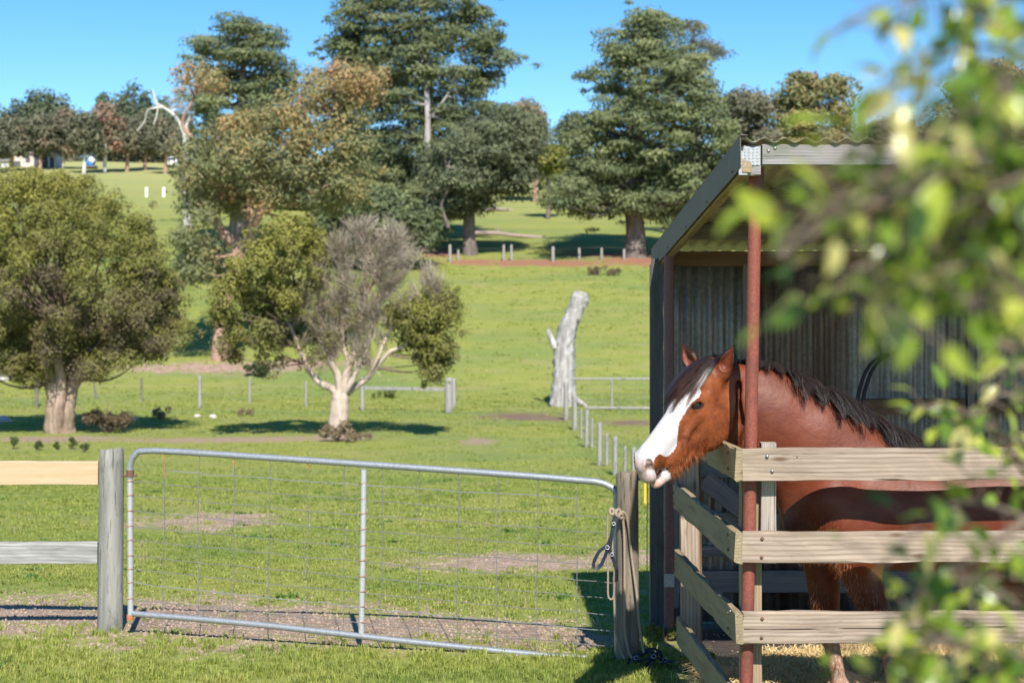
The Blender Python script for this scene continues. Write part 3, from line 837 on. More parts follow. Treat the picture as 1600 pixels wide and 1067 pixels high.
mb.build("knot", ROPE, rope, smooth=True)

def strap(mb, pts, w=.022, t=.004, tw=(0, -1, .2), twist=0.0, n=8):
    P = bez(pts, n); T, _, _ = frames(P); m = len(P)
    nn = np.asarray(tw, float); nn = nn / np.linalg.norm(nn)
    V = []
    for k in range(m):
        S = np.cross(T[k], nn); S /= np.linalg.norm(S) + 1e-9
        Nn = np.cross(S, T[k]); a_ = twist * k / m
        S2 = S * np.cos(a_) + Nn * np.sin(a_); N2 = np.cross(S2, T[k])
        V.append([P[k] - S2 * w / 2 - N2 * t / 2, P[k] + S2 * w / 2 - N2 * t / 2, P[k] + S2 * w / 2 + N2 * t / 2, P[k] - S2 * w / 2 + N2 * t / 2])
    V = np.array(V).reshape(-1, 3); i = np.arange(m - 1)[:, None] * 4; j = np.arange(4)
    mb.add(V, np.stack([i + j, i + (j + 1) % 4, i + 4 + (j + 1) % 4, i + 4 + j], -1).reshape(-1, 4))
hal = empty("halter", tuple(Q(955, 810)), label="dark blue webbing halter hanging from gate corner", cat="halter")
mb = MB()
strap(mb, [Q(964, 806, .05), Q(958, 822, .06), Q(955, 840, .06), Q(952, 858, .06)])
strap(mb, [Q(960, 806, .055), Q(957, 830, .065), Q(950, 850, .065)], w=.018)
strap(mb, [Q(948, 852, .07), Q(936, 862, .07), Q(928, 878, .07), Q(929, 887, .07), Q(937, 885, .07), Q(944, 872, .07), Q(949, 858, .07)], w=.020, twist=.5)
strap(mb, [Q(952, 858, .065), Q(958, 874, .06), Q(963, 888, .06), Q(963, 908, .06)], w=.020)
mb.build("strap", WEB, hal)
for px, py, r_ in ((949, 855, .011), (959, 818, .009), (956, 866, .009)):
    mb = MB(); c = Q(px, py, .075); tube(mb, np.stack([c[0] + r_ * np.cos(an), c[1] + .3 * r_ * np.sin(an), c[2] + r_ * np.sin(an)], 1), .0028, seg=6, cap=False)
    mb.build("ring", BOLT, hal, smooth=True)
gh = ground_at(1020, 1042)
hal2 = empty("halter", tuple(gh), label="dark blue webbing halter dropped in the grass by the post", cat="halter")
def Hh(dx, dy, dz): return gh + np.array([dx, dy, dz])
mb = MB()
strap(mb, [Hh(-.13, .0, .03), Hh(-.08, .0, .075), Hh(-.01, .03, .10), Hh(.04, .04, .085), Hh(.06, .02, .04)], w=.026, tw=(0, -.6, 1), twist=.6)
strap(mb, [Hh(-.15, -.02, .03), Hh(-.06, -.05, .05), Hh(.0, -.05, .075), Hh(.05, -.04, .05), Hh(.12, -.03, .035)], w=.024, tw=(0, -.3, 1))
strap(mb, [Hh(-.05, -.06, .02), Hh(.0, -.02, .06), Hh(-.01, .05, .08), Hh(-.09, .07, .05), Hh(-.14, .03, .03)], w=.024, tw=(.2, 0, 1), twist=1)
strap(mb, [Hh(.03, -.05, .03), Hh(.11, -.06, .045), Hh(.19, -.05, .05), Hh(.21, -.01, .045), Hh(.15, .02, .03), Hh(.06, .02, .03)], w=.020, tw=(0, 0, 1))
strap(mb, [Hh(-.02, -.09, .02), Hh(.01, -.05, .07), Hh(.03, .0, .085)], w=.022, tw=(1, 0, .2))
mb.build("strap", WEB, hal2)
for d_ in ((-.10, -.03, .06), (.0, -.06, .075), (.07, -.04, .05)):
    mb = MB(); c = Hh(*d_); tube(mb, np.stack([c[0] + .014 * np.cos(an), c[1] + .010 * np.sin(an), c[2] + .009 * np.sin(an)], 1), .0028, seg=6, cap=False)
    mb.build("ring", BOLT, hal2, smooth=True)
M = Mat("black_rubber"); RUB = M.set(color=(.012, .012, .014), rough=.45, spec=.4)
hose = empty("rubber_hose", tuple(at(1350, 640, 10.9)), label="black rubber hose arching up against the shelter's back wall", cat="hose")
for k, dx in enumerate((0, 9)):
    mb = MB()
    tube(mb, bez([at(1341 + dx, 690, 10.95), at(1339 + dx, 640, 10.95), at(1344 + dx, 605, 10.95), at(1358 + dx, 572, 10.95), at(1384 + dx, 552, 10.95), at(1412 + dx, 541 + k, 10.98), at(1428 + dx, 540, 11.1)], 10), np.linspace(.016, .007, 61), seg=10)
    mb.build("coil", RUB, hose, smooth=True)
# ---------------------------------------------------------------- trees
def barkmat(name, c1, c2, c3, sc=(10, 10, 1.2)):
    M = Mat(name)
    a = M.noise(M.pos(sc), 1, 5, .7, .5); b = M.noise(M.pos((1, 1, .5)), 1.1, 4, .65)
    c = M.mix(M.ramp(a, [(.35, 0), (.65, 1)]), c1, c2)
    c = M.mix(M.ramp(b, [(.50, 0), (.68, .85)]), c, c3)
    M.bump(a, .7, .03)
    return M.set(color=c, rough=.9, spec=.1)
B_SHADE = barkmat("shaded_brown_paperbark", (.30, .21, .15), (.46, .36, .28), (.13, .08, .055), (7, 7, 1.0))  # browner paperbark, with the shade under the crown put into its colour
B_PAPER = barkmat("paperbark", (.40, .31, .24), (.58, .50, .42), (.20, .13, .09), (7, 7, 1.0))
B_GUM = barkmat("pink_gum_bark", (.36, .20, .14), (.50, .36, .29), (.22, .12, .08), (2, 2, .5))
B_WHITE = barkmat("pale_gum_bark", (.52, .50, .47), (.66, .65, .62), (.34, .31, .28), (2, 2, .5))
B_PINE = barkmat("pine_bark", (.14, .115, .10), (.24, .20, .175), (.07, .06, .05), (2, 2, .4))
B_GREY = barkmat("grey_branch_bark", (.34, .31, .29), (.46, .43, .41), (.20, .18, .16), (2, 2, .4))
B_DARK = barkmat("dark_branch_bark", (.12, .09, .07), (.20, .15, .12), (.05, .04, .035), (3, 3, .6))
L_OLIVE = leafmat("olive_paperbark_leaf", [(0, (.15, .12, .08)), (.25, (.19, .17, .075)), (.5, (.20, .205, .055)), (.8, (.30, .29, .06)), (1, (.38, .35, .09))], .3).m
L_PINE = leafmat("pine_needle", [(0, (.075, .095, .045)), (.4, (.14, .17, .075)), (.8, (.23, .255, .11)), (1, (.30, .31, .15))], .2).m
L_PINEB = leafmat("bluish_pine_needle", [(0, (.07, .085, .05)), (.4, (.13, .15, .08)), (.8, (.20, .225, .115)), (1, (.28, .28, .16))], .2).m
L_GUM = leafmat("gum_leaf", [(0, (.14, .16, .08)), (.4, (.22, .235, .10)), (.62, (.33, .28, .12)), (.8, (.42, .27, .13)), (1, (.52, .33, .17))], .3).m
L_GREYG = leafmat("grey_green_leaf", [(0, (.11, .12, .07)), (.5, (.19, .19, .12)), (.85, (.28, .22, .15)), (1, (.38, .22, .15))], .3).m
L_FARP = leafmat("far_conifer_leaf", [(0, (.07, .095, .055)), (.6, (.13, .16, .085)), (1, (.20, .23, .13))], .2).m
L_YEL = leafmat("yellow_green_leaf", [(0, (.12, .13, .03)), (.6, (.22, .23, .05)), (1, (.34, .32, .08))], .3).m

def in_poly(P, poly):
    x, y = P[:, 0], P[:, 1]; c = np.zeros(len(P), bool); n = len(poly)
    for i in range(n):
        x1_, y1_ = poly[i]; x2_, y2_ = poly[(i + 1) % n]
        m = ((y1_ > y) != (y2_ > y)) & (x < (x2_ - x1_) * (y - y1_) / (y2_ - y1_ + 1e-9) + x1_)
        c ^= m
    return c
def edge_dist(P, poly):
    d = np.full(len(P), 1e9); n = len(poly)
    for i in range(n):
        a = np.array(poly[i], float); b = np.array(poly[(i + 1) % n], float); ab = b - a
        t = np.clip(((P - a) @ ab) / ab.dot(ab), 0, 1)
        d = np.minimum(d, np.linalg.norm(P - a - t[:, None] * ab, axis=1))
    return d
def clumps_in(poly, n, Y, thick, seed, jitter=.0, inset=0):
    """Clump centres that fill a crown whose outline stands at depth Y and which is `thick` metres deep."""
    g = np.random.default_rng(seed); poly = [tuple(map(float, q)) for q in poly]
    A = np.array(poly); lo, hi = A.min(0), A.max(0)
    cand = g.uniform(lo, hi, (n * 14, 2)); cand = cand[in_poly(cand, poly)]
    if inset: cand = cand[edge_dist(cand, poly) > inset]
    # spread them: greedy dart throwing
    keep = []; r2 = (np.prod(hi - lo) / n) * .22
    for q in cand:
        if len(keep) >= n: break
        if g.random() < .35 or not keep or ((np.array(keep) - q) ** 2).sum(1).min() > r2: keep.append(q)
    K = np.array(keep); e = edge_dist(K, poly); em = max(e.max(), 1)
    dy = thick * np.sqrt(np.clip(e / em, .03, 1)) * (g.beta(.8, .8, len(K)) * 2 - 1)
    W = np.array([at(a, b, Y) for a, b in K]); W[:, 1] += dy
    return W, K, e / em, dy / max(thick, 1e-6)
def leaves(mb, C, rad, n_per, size, aspect=2.2, flat=.7, tint0=None, spread=.12, seed=1, up=.35, droop=0.0, shell=.45, jit=.25):
    g = np.random.default_rng(seed)
    n = len(C); rad = np.broadcast_to(rad, (n,)); N = n * n_per
    R = np.repeat(rad * g.uniform(1 - jit, 1 + jit, n), n_per)
    D = g.normal(0, 1, (N, 3)); D /= np.linalg.norm(D, axis=1, keepdims=True)
    D[:, 2] = np.where((D[:, 2] < 0) & (g.random(N) < up), -D[:, 2], D[:, 2])
    rr = (shell + (1 - shell) * g.random(N) ** .6)
    lob = 1 + .28 * np.sin(D[:, 0] * 5 + np.repeat(g.uniform(0, 6, n), n_per)) * np.cos(D[:, 2] * 4 + D[:, 1] * 3)
    P = np.repeat(C, n_per, 0) + D * (R * rr * lob)[:, None] * [1, 1, flat]
    P[:, 2] -= droop * R * (1 - np.abs(D[:, 2])) * g.random(N)
    nrm = D * 1.0 + g.normal(0, .45, (N, 3)) + [0, -.15, .35]; nrm /= np.linalg.norm(nrm, axis=1, keepdims=True)
    t = np.cross(nrm, g.normal(0, 1, (N, 3))) + ([0, 0, -droop * 1.2] if droop else 0); t -= nrm * (t * nrm).sum(1, keepdims=True); t /= np.linalg.norm(t, axis=1, keepdims=True) + 1e-9
    b = np.cross(nrm, t)
    s = (size * g.uniform(.6, 1.4, N))[:, None]; w = s / aspect
    V = np.stack([P - t * s / 2, P - b * w / 2 + t * s * .05, P + t * s / 2, P + b * w / 2 + t * s * .05], 1).reshape(-1, 3)
    ti = np.repeat(tint0 if tint0 is not None else g.uniform(.25, .75, n), n_per) + g.normal(0, spread, N)
    mb.add(V, np.arange(N * 4).reshape(-1, 4), tint=np.repeat(np.clip(ti, 0, 1), 4))
def limb(mb, pts, r0, r1, seg=8, wob=.0, n=6):
    P = bez(pts, n) if len(pts) > 2 else np.linspace(pts[0], pts[1], 6)
    if wob: P = P + rng.normal(0, wob, P.shape) * np.linspace(0, 1, len(P))[:, None]
    tube(mb, P, r0 + (r1 - r0) * np.linspace(0, 1, len(P)) ** .8, seg=seg, lump=.05)
def reach(mb, roots, C, r0, seed, k=1.0, sag=.12, seg=5):
    """Branches that rise from the nearest lower root point out to clump centres."""
    g = np.random.default_rng(seed); roots = np.asarray(roots)
    for c in C:
        d = np.linalg.norm((roots - c) * [1, 1, .8], axis=1) + np.maximum(roots[:, 2] - c[2] + .3, 0) * 3
        a = roots[np.argmin(d)]; L = np.linalg.norm(c - a)
        m = a + (c - a) * .5 + [0, 0, -sag * L] + g.normal(0, .04 * L, 3)
        limb(mb, [a, m, c], r0 * min(1, .35 + L * .12) * k, r0 * .12, seg=seg, n=4)

TREE_N = [0]
def tree_root(base, label, group=None, cat="tree", name="tree"):
    return empty(name, tuple(base), label=label, cat=cat, group=group)

# --- round paperbark at the left
b1 = ground_at(95, 676); Y1 = b1[1]
t = tree_root(b1, "big round olive-green paperbark tree with stout pale trunk at the left edge", name="paperbark_tree")
poly = [(-75, 320), (-40, 280), (5, 264), (60, 262), (128, 268), (180, 292), (226, 335), (262, 392), (284, 450), (303, 505), (296, 548), (262, 566), (225, 568), (178, 592), (138, 604), (112, 612), (92, 598), (62, 608), (30, 606), (0, 590), (-70, 585)]
C, K, e, dy = clumps_in(poly, 470, Y1, 3.1, 101, inset=12)
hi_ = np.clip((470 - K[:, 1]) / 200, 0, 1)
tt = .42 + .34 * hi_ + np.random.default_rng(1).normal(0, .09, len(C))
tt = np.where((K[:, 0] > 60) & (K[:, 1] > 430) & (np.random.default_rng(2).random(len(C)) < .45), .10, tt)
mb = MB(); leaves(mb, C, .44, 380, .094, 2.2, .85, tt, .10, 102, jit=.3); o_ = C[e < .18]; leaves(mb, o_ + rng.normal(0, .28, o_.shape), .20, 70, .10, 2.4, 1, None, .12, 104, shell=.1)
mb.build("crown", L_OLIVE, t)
P = lambda px, py, dy_=0: at(px, py, Y1) + [0, dy_, 0]
mb = MB()
limb(mb, [b1 - [0, 0, .2], P(92, 650), P(93, 615), P(86, 590), P(72, 560)], .52, .30, 14)
limb(mb, [P(98, 672) - [0, 0, .1], P(104, 640, -.1), P(110, 605), P(124, 580), P(146, 545)], .36, .20, 12)
limb(mb, [P(84, 672), P(84, 645, .1), P(82, 610), P(66, 580, .3), P(40, 540, .5)], .34, .16, 10)
limb(mb, [P(94, 674, -.25), P(97, 640, -.38), P(102, 600, -.4), P(98, 560, -.5), P(104, 500, -.4)], .24, .12, 9)
mb.build("trunk", B_SHADE, t, smooth=True)
mb = MB(); reach(mb, [P(72, 560), P(146, 545), P(40, 540, .5), P(104, 500, -.4), P(110, 590)], C[::6], .10, 103); mb.build("branches", B_DARK, t, smooth=True, kind="stuff")

# --- the half-bare paperbark in the middle
b2 = ground_at(528, 684); Y2 = b2[1]
P = lambda px, py, dy_=0: at(px, py, Y2) + [0, dy_, 0]
t = tree_root(b2, "half-bare paperbark tree with cream trunk, grey dead twigs and two olive crowns", name="paperbark_tree")
polyA = [(326, 490), (340, 440), (352, 425), (385, 372), (420, 345), (455, 326), (498, 340), (512, 378), (522, 415), (515, 450), (478, 470), (470, 500), (460, 540), (425, 556), (395, 552), (372, 572), (350, 560), (332, 530)]
polyB = [(604, 478), (622, 460), (650, 462), (668, 444), (700, 436), (716, 462), (726, 488), (722, 540), (706, 566), (706, 590), (684, 604), (664, 596), (650, 574), (640, 545), (612, 530), (600, 505)]
CA, KA, eA, _ = clumps_in(polyA, 120, Y2, 2.0, 111, inset=9)
CB, KB, eB, _ = clumps_in(polyB, 62, Y2, 1.2, 112, inset=9)
g = np.random.default_rng(3)
C = np.vstack([CA, CB]); K = np.vstack([KA, KB])
tt = .52 + .25 * np.clip((480 - K[:, 1]) / 150, -.4, 1) + g.normal(0, .08, len(C))
mb = MB(); leaves(mb, C, .36, 270, .105, 2.2, .85, tt, .10, 113); o_ = C[::2]; leaves(mb, o_ + rng.normal(0, .30, o_.shape), .18, 60, .10, 2.4, 1, None, .12, 120, shell=.1)
CT, KT, _, _ = clumps_in([(430, 440), (520, 420), (575, 470), (600, 540), (520, 575), (450, 580), (395, 600), (410, 520)], 34, Y2, 1.4, 119, inset=8)
leaves(mb, CT, .36, 200, .095, 2.4, .9, np.full(len(CT), .30), .10, 114)
CT2, KT2, _, _ = clumps_in([(520, 350), (600, 335), (670, 372), (700, 430), (660, 420), (620, 400), (540, 420)], 30, Y2, 1.2, 118, inset=6)
leaves(mb, CT2, .30, 34, .085, 2.6, .9, np.full(len(CT2), .06), .08, 117)
mb.build("crown", L_OLIVE, t)
mb = MB()
limb(mb, [b2 - [0, 0, .2], P(529, 655), P(531, 630), P(532, 612)], .34, .26, 14)
J = P(532, 622)
L2 = [([J, P(520, 608), P(500, 598), P(484, 580), P(474, 560), P(458, 520), P(440, 480)], .20, .06),
      ([J, P(530, 590, -.1), P(518, 565, -.2), P(508, 530, -.2), P(500, 480), P(495, 420)], .19, .06),
      ([J, P(540, 595), P(546, 570), P(556, 540), P(562, 500), P(568, 455), P(570, 405), P(563, 370), P(556, 345)], .22, .05),
      ([P(562, 500), P(572, 460), P(590, 430), P(600, 405), P(618, 375)], .11, .03),
      ([J, P(548, 600, -.2), P(560, 575, -.2), P(572, 545, -.2), P(580, 515), P(592, 480), P(600, 450)], .15, .04),
      ([J, P(552, 606, .2), P(574, 590, .2), P(592, 568, .1), P(612, 548), P(650, 535), P(690, 520)], .17, .05),
      ([P(574, 590, .2), P(590, 560, -.1), P(600, 535), P(612, 515), P(640, 490), P(680, 470)], .10, .03),
      ([P(546, 570), P(536, 540, .2), P(532, 500, .3), P(538, 450), P(530, 400)], .12, .03),
      ([P(508, 530), P(490, 510), P(470, 470), P(455, 420), P(450, 370)], .09, .03)]
tips = []
for pts, r0, r1 in L2:
    limb(mb, pts, r0 * .78, r1 * .8, 9, n=6); q = bez(pts, 6); tips += [q[int(len(q) * f)] for f in (.45, .6, .75, .88, .99)]
mb.build("trunk", B_PAPER, t, smooth=True)
mb = MB(); reach(mb, tips, C[::2], .05, 115, sag=.05); mb.build("branches", B_DARK, t, smooth=True, kind="stuff")
# dead twigs: fans of fine upward shoots
mb = MB(); g = np.random.default_rng(116)
polyT = [(470, 470), (486, 400), (510, 360), (545, 334), (585, 328), (625, 340), (652, 368), (672, 398), (700, 425), (690, 442), (650, 440), (620, 470), (600, 500), (580, 540), (545, 560), (500, 545)]
_cand = g.uniform([465, 325], [705, 560], (14000, 2)); _cand = _cand[in_poly(_cand, [tuple(map(float, q)) for q in polyT])][:4600]
tp = np.array([at(a, b, Y2) for a, b in _cand]); tp[:, 1] += g.normal(0, .8, len(tp))
src = np.array(tips)
n = len(tp)
d = ((tp[:, None] - src[None]) ** 2 * [1, 1, 1]).sum(2) + np.maximum(src[None, :, 2] - tp[:, None, 2] + .4, 0) * 8
a = src[np.argmin(d, 1)] + g.normal(0, .10, (n, 3))
dirn = tp - a; L_ = np.linalg.norm(dirn, axis=1, keepdims=True); a = tp - dirn / L_ * np.minimum(L_, g.uniform(.5, 1.4, (n, 1)))
m_ = (a + tp) / 2 + g.normal(0, .07, (n, 3)) + [0, 0, -.04]
for (p0, p1, w0, w1) in ((a, m_, .020, .014), (m_, tp, .014, .005)):
    s = np.cross(p1 - p0, g.normal(0, 1, (n, 3))); s /= np.linalg.norm(s, axis=1, keepdims=True)
    s2 = np.cross(p1 - p0, s); s2 /= np.linalg.norm(s2, axis=1, keepdims=True)
    ring = [(1, 0), (-.5, .87), (-.5, -.87)]
    V = np.concatenate([np.stack([p + (s * c_ + s2 * d_) * w / 2 for c_, d_ in ring], 1) for p, w in ((p0, w0), (p1, w1))], 1).reshape(-1, 3)
    k = np.arange(n)[:, None] * 6
    for q in range(3): mb.add(V, np.hstack([k + q, k + (q + 1) % 3, k + 3 + (q + 1) % 3, k + 3 + q])) if q == 0 else mb.f[4].append((np.hstack([k + q, k + (q + 1) % 3, k + 3 + (q + 1) % 3, k + 3 + q]) + mb.n - len(V)).astype(np.int32))
mb.build("dead_twigs", barkmat("dead_twig", (.36, .30, .235), (.50, .43, .35), (.26, .20, .15)), t, kind="stuff")

# --- generic crown-and-trunk tree
def tree(name, label, base, outlines, leafm, barkm, trunk, thick, ncl, rad, nper, size, seed, tint=(.5, .1), limbs=(), flat=.7, aspect=2.4, group=None, branches=30, br=.12, up=.35, droop=0, spread=.1, tfun=None, shell=.45, brm=None):
    Y = base[1]; t = tree_root(base, label, group, name=name)
    g = np.random.default_rng(seed); mb = MB(); allC = []
    pxm = F / Y
    for k, poly in enumerate(outlines):
        A = np.array(poly, float); area = .5 * abs(np.dot(A[:, 0], np.roll(A[:, 1], 1)) - np.dot(A[:, 1], np.roll(A[:, 0], 1)))
        nn = max(5, int(ncl * area / sum(.5 * abs(np.dot(np.array(q, float)[:, 0], np.roll(np.array(q, float)[:, 1], 1)) - np.dot(np.array(q, float)[:, 1], np.roll(np.array(q, float)[:, 0], 1))) for q in outlines)))
        C, K, e, dy = clumps_in(poly, nn, Y, thick, seed + k, inset=rad * pxm * .55)
        tt = g.normal(tint[0], tint[1], len(C)) if tfun is None else tfun(K, g)
        leaves(mb, C, rad, nper, size, aspect, flat, tt, spread, seed + 50 + k, up, droop, shell)
        o_ = C[(e < .22)]; o_ = o_ + g.normal(0, rad * .8, o_.shape) * [1.2, 1, .7]
        leaves(mb, o_, rad * .42, max(12, nper // 5), size, aspect, flat * 1.1, g.normal(tint[0], tint[1], len(o_)), spread, seed + 70 + k, up, droop, .1)
        allC.append(C)
    mb.build("crown", leafm, t)
    allC = np.vstack(allC)
    mb = MB(); pts = [at(a, b, Y) for a, b, _ in trunk]; pts[0] = base - [0, 0, .3]
    Pb = bez(pts, 5); rr = np.interp(np.linspace(0, len(trunk) - 1, len(Pb)), range(len(trunk)), [r for _, _, r in trunk])
    tube(mb, Pb, rr, seg=10, lump=.05)
    roots = list(Pb[len(Pb) // 3:])
    for lm in limbs:
        q = [at(a, b, Y + (c if len(v) > 2 else 0)) if (v := (a, b, c)) else None for a, b, c in lm[0]]
        limb(mb, q, lm[1], lm[2], 8); roots += list(bez(q, 4)[3:])
    mb.build("trunk", barkm, t, smooth=True)
    if branches:
        mb = MB(); reach(mb, roots, allC[g.permutation(len(allC))[:branches]], br, seed + 9); mb.build("branches", brm or barkm, t, smooth=True, kind="stuff")
    return t

# --- large multi-stemmed gum
b3 = ground_at(345, 562); 
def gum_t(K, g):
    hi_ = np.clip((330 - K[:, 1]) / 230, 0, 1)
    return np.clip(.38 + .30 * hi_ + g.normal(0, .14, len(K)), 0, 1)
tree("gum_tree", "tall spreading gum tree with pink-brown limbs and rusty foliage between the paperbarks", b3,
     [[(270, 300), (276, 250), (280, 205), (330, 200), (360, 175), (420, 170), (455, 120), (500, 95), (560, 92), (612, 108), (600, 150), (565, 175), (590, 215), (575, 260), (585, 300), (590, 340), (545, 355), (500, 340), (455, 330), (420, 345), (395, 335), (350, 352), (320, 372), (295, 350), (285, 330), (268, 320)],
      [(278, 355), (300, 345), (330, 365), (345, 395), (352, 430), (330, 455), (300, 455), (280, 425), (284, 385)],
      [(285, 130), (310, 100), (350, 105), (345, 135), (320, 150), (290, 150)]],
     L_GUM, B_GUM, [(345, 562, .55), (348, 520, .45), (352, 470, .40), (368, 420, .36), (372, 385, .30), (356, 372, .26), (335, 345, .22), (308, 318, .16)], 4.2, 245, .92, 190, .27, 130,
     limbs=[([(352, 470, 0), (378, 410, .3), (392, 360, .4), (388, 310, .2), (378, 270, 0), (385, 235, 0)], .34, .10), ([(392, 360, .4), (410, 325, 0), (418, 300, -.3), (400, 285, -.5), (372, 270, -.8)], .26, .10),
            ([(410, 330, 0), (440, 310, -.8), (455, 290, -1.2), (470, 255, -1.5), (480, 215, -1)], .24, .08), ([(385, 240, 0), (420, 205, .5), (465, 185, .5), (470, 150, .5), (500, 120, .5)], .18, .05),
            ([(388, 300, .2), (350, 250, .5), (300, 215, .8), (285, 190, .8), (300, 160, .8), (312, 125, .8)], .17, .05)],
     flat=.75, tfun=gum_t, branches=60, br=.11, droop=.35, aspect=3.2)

# --- pines on the slope
g0 = np.random.default_rng(77)
bA = np.array([at(372, 398, 134)[0], 134, float(gz(at(372, 398, 134)[0], 134))])
def up_tint(lo, hi, y0, y1):
    return lambda K, g: np.clip(lo + (hi - lo) * np.clip((y1 - K[:, 1]) / (y1 - y0), 0, 1) + g.normal(0, .12, len(K)), 0, 1)
tree("pine_tree", "dark pine with rounded top standing behind the big rusty gum", bA,
     [[(286, 95), (298, 82), (318, 45), (345, 28), (372, 17), (408, 22), (440, 38), (452, 60), (463, 84), (462, 128), (445, 165), (420, 215), (400, 250), (330, 250), (300, 215), (288, 165), (300, 120)],
      [(300, 245), (400, 240), (450, 270), (460, 330), (400, 350), (320, 330)]],
     L_PINE, B_PINE, [(372, 398, .8), (374, 300, .6), (378, 200, .45), (380, 90, .2)], 5.5, 170, 1.45, 260, .34, 140, flat=.42, tint=(.5, .15), branches=40, br=.2, up=.6, aspect=3)
def at_base(px, Y): 
    x = (px - CX) / F * Y; return np.array([x, Y, float(gz(x, Y))])
bB = at_base(655, 137)
tree("pine_tree", "huge dark pine rising out of the top of the picture with a bare grey trunk", bB,
     [[(505, 72), (515, 30), (530, -10), (560, -60), (650, -90), (720, -50), (760, 5), (792, 32), (784, 70), (812, 90), (838, 112), (818, 128), (790, 122), (770, 150), (800, 185), (790, 215), (755, 235), (740, 290), (700, 330), (640, 320), (600, 280), (565, 240), (560, 180), (530, 150), (490, 118), (520, 100)],
      [(530, 230), (640, 270), (715, 250), (725, 300), (705, 378), (650, 392), (585, 385), (540, 330)]],
     L_PINE, B_GREY, [(655, 400, 1.0), (660, 320, .8), (668, 220, .60), (666, 120, .45), (660, 20, .25), (655, -60, .1)], 7.0, 500, 1.40, 240, .34, 150, flat=.42, tint=(.40, .16), branches=90, br=.15, up=.6, aspect=3,
     limbs=[([(668, 190, -4), (698, 150, -4.2), (712, 118, -3.6), (722, 95, -2)], .11, .03), ([(668, 170, -4), (645, 150, -4.2), (628, 150, -4)], .09, .03),
            ([(668, 236, -4.6), (668, 180, -4.8), (666, 120, -4.4), (670, 95, -3.2)], .32, .14)])
bC = at_base(735, 126)
tree("pine_tree", "pine with drooping dark skirts and a straight grey-brown trunk beside the fallen log", bC,
     [[(700, 200), (740, 170), (790, 150), (835, 165), (858, 205), (856, 240), (835, 262), (852, 290), (820, 322), (790, 318), (770, 340), (735, 350), (700, 355), (660, 350), (650, 300), (665, 250)]],
     L_PINEB, B_PINE, [(735, 398, .62), (733, 360, .45), (736, 300, .38), (745, 220, .2)], 5.0, 190, 1.35, 240, .33, 160, flat=.45, tint=(.42, .14), branches=40, br=.16, up=.5, aspect=3,
     limbs=[([(700, 355, -3), (690, 320, -3.5), (702, 290, -4), (700, 262, -4)], .16, .07)])
bD = at_base(993, 126)
tree("pine_tree", "broad layered pine with a dark trunk on the slope behind the shelter roof", bD,
     [[(890, 115), (905, 98), (932, 92), (922, 62), (940, 40), (975, 22), (992, 8), (1035, 4), (1062, 22), (1082, 60), (1100, 90), (1118, 115), (1130, 150), (1150, 172), (1160, 215), (1180, 245), (1160, 300), (1120, 330), (1088, 345), (1060, 372), (1020, 362), (985, 352), (950, 348), (930, 362), (890, 345), (852, 350), (832, 325), (850, 292), (882, 262), (885, 220), (892, 190), (925, 165), (912, 140), (895, 132)],
      [(850, 300), (900, 262), (930, 300), (920, 345), (860, 348)]],
     L_PINE, B_PINE, [(993, 396, .9), (992, 350, .7), (985, 280, .55), (995, 200, .45), (1010, 100, .25), (1020, 30, .1)], 6.5, 360, 1.4, 260, .33, 170, flat=.42, tint=(.52, .15), branches=110, br=.22, up=.6, aspect=3)
bE = at_base(1085, 138)
tree("pine_tree", "thin grey-green pine top leaning out behind the broad layered pine", bE,
     [[(1045, 30), (1075, 22), (1100, 35), (1112, 50), (1138, 62), (1140, 78), (1156, 92), (1150, 104), (1120, 100), (1095, 110), (1070, 90), (1050, 60)]],
     L_GREYG, B_GREY, [(1085, 390, .6), (1088, 200, .4), (1082, 90, .25), (1085, 40, .1)], 2.6, 42, 1.0, 110, .22, 180, flat=.45, tint=(.25, .1), branches=24, br=.13, up=.5, aspect=3)

# --- trees between and behind
def simple(name, label, px, Y, poly, leafm, barkm, seed, n, rad, nper, size, tr=.3, tint=(.5, .12), flat=.7, thick=2.5, limbs=(), aspect=2.5, droop=0, group=None, br=14):
    b = at_base(px, Y); top = min(q[1] for q in poly)
    row0 = HY - (b[2] - EYE) * F / Y
    tree(name, label, b, [poly], leafm, barkm, [(px, row0, tr), (px + 2, row0 * .6 + top * .4, tr * .7), (px, row0 * .2 + top * .8, tr * .3)], thick, int(n * 1.25), rad, int(nper * 1.3), size * 1.35, seed, tint=tint, flat=flat, limbs=limbs, aspect=aspect, droop=droop, group=group, branches=br, br=tr * .4)
GB = "trees on the ridge and slope behind"
simple("gum_tree", "reddish gum behind the huge pine's right side", 836, 190, [(795, 185), (812, 158), (835, 155), (855, 185), (862, 225), (850, 262), (815, 270), (800, 240)], L_GREYG, B_GUM, 201, 42, 1.3, 110, .36, .35, (.65, .15), thick=3, group=GB)
simple("broadleaf_tree", "yellow-green tree glowing in the gap between the pines", 856, 165, [(830, 245), (850, 222), (878, 226), (888, 262), (875, 285), (845, 290)], L_YEL, B_PINE, 202, 22, 1.1, 110, .32, .25, (.5, .15), thick=2, group=GB)
simple("conifer_tree", "pointed dark conifer in the gap between the pines", 890, 230, [(866, 240), (872, 195), (884, 178), (900, 155), (915, 190), (922, 235), (900, 260)], L_FARP, B_PINE, 203, 36, 1.3, 100, .40, .35, (.4, .12), thick=3, group=GB)
simple("gum_tree", "dense mixed gum above the left end of the shelter roof", 1190, 150, [(1120, 245), (1128, 150), (1150, 128), (1185, 135), (1205, 160), (1212, 220), (1200, 270), (1150, 280)], L_GREYG, B_GUM, 204, 80, 1.2, 120, .32, .4, (.40, .2), thick=3.5, group=GB)
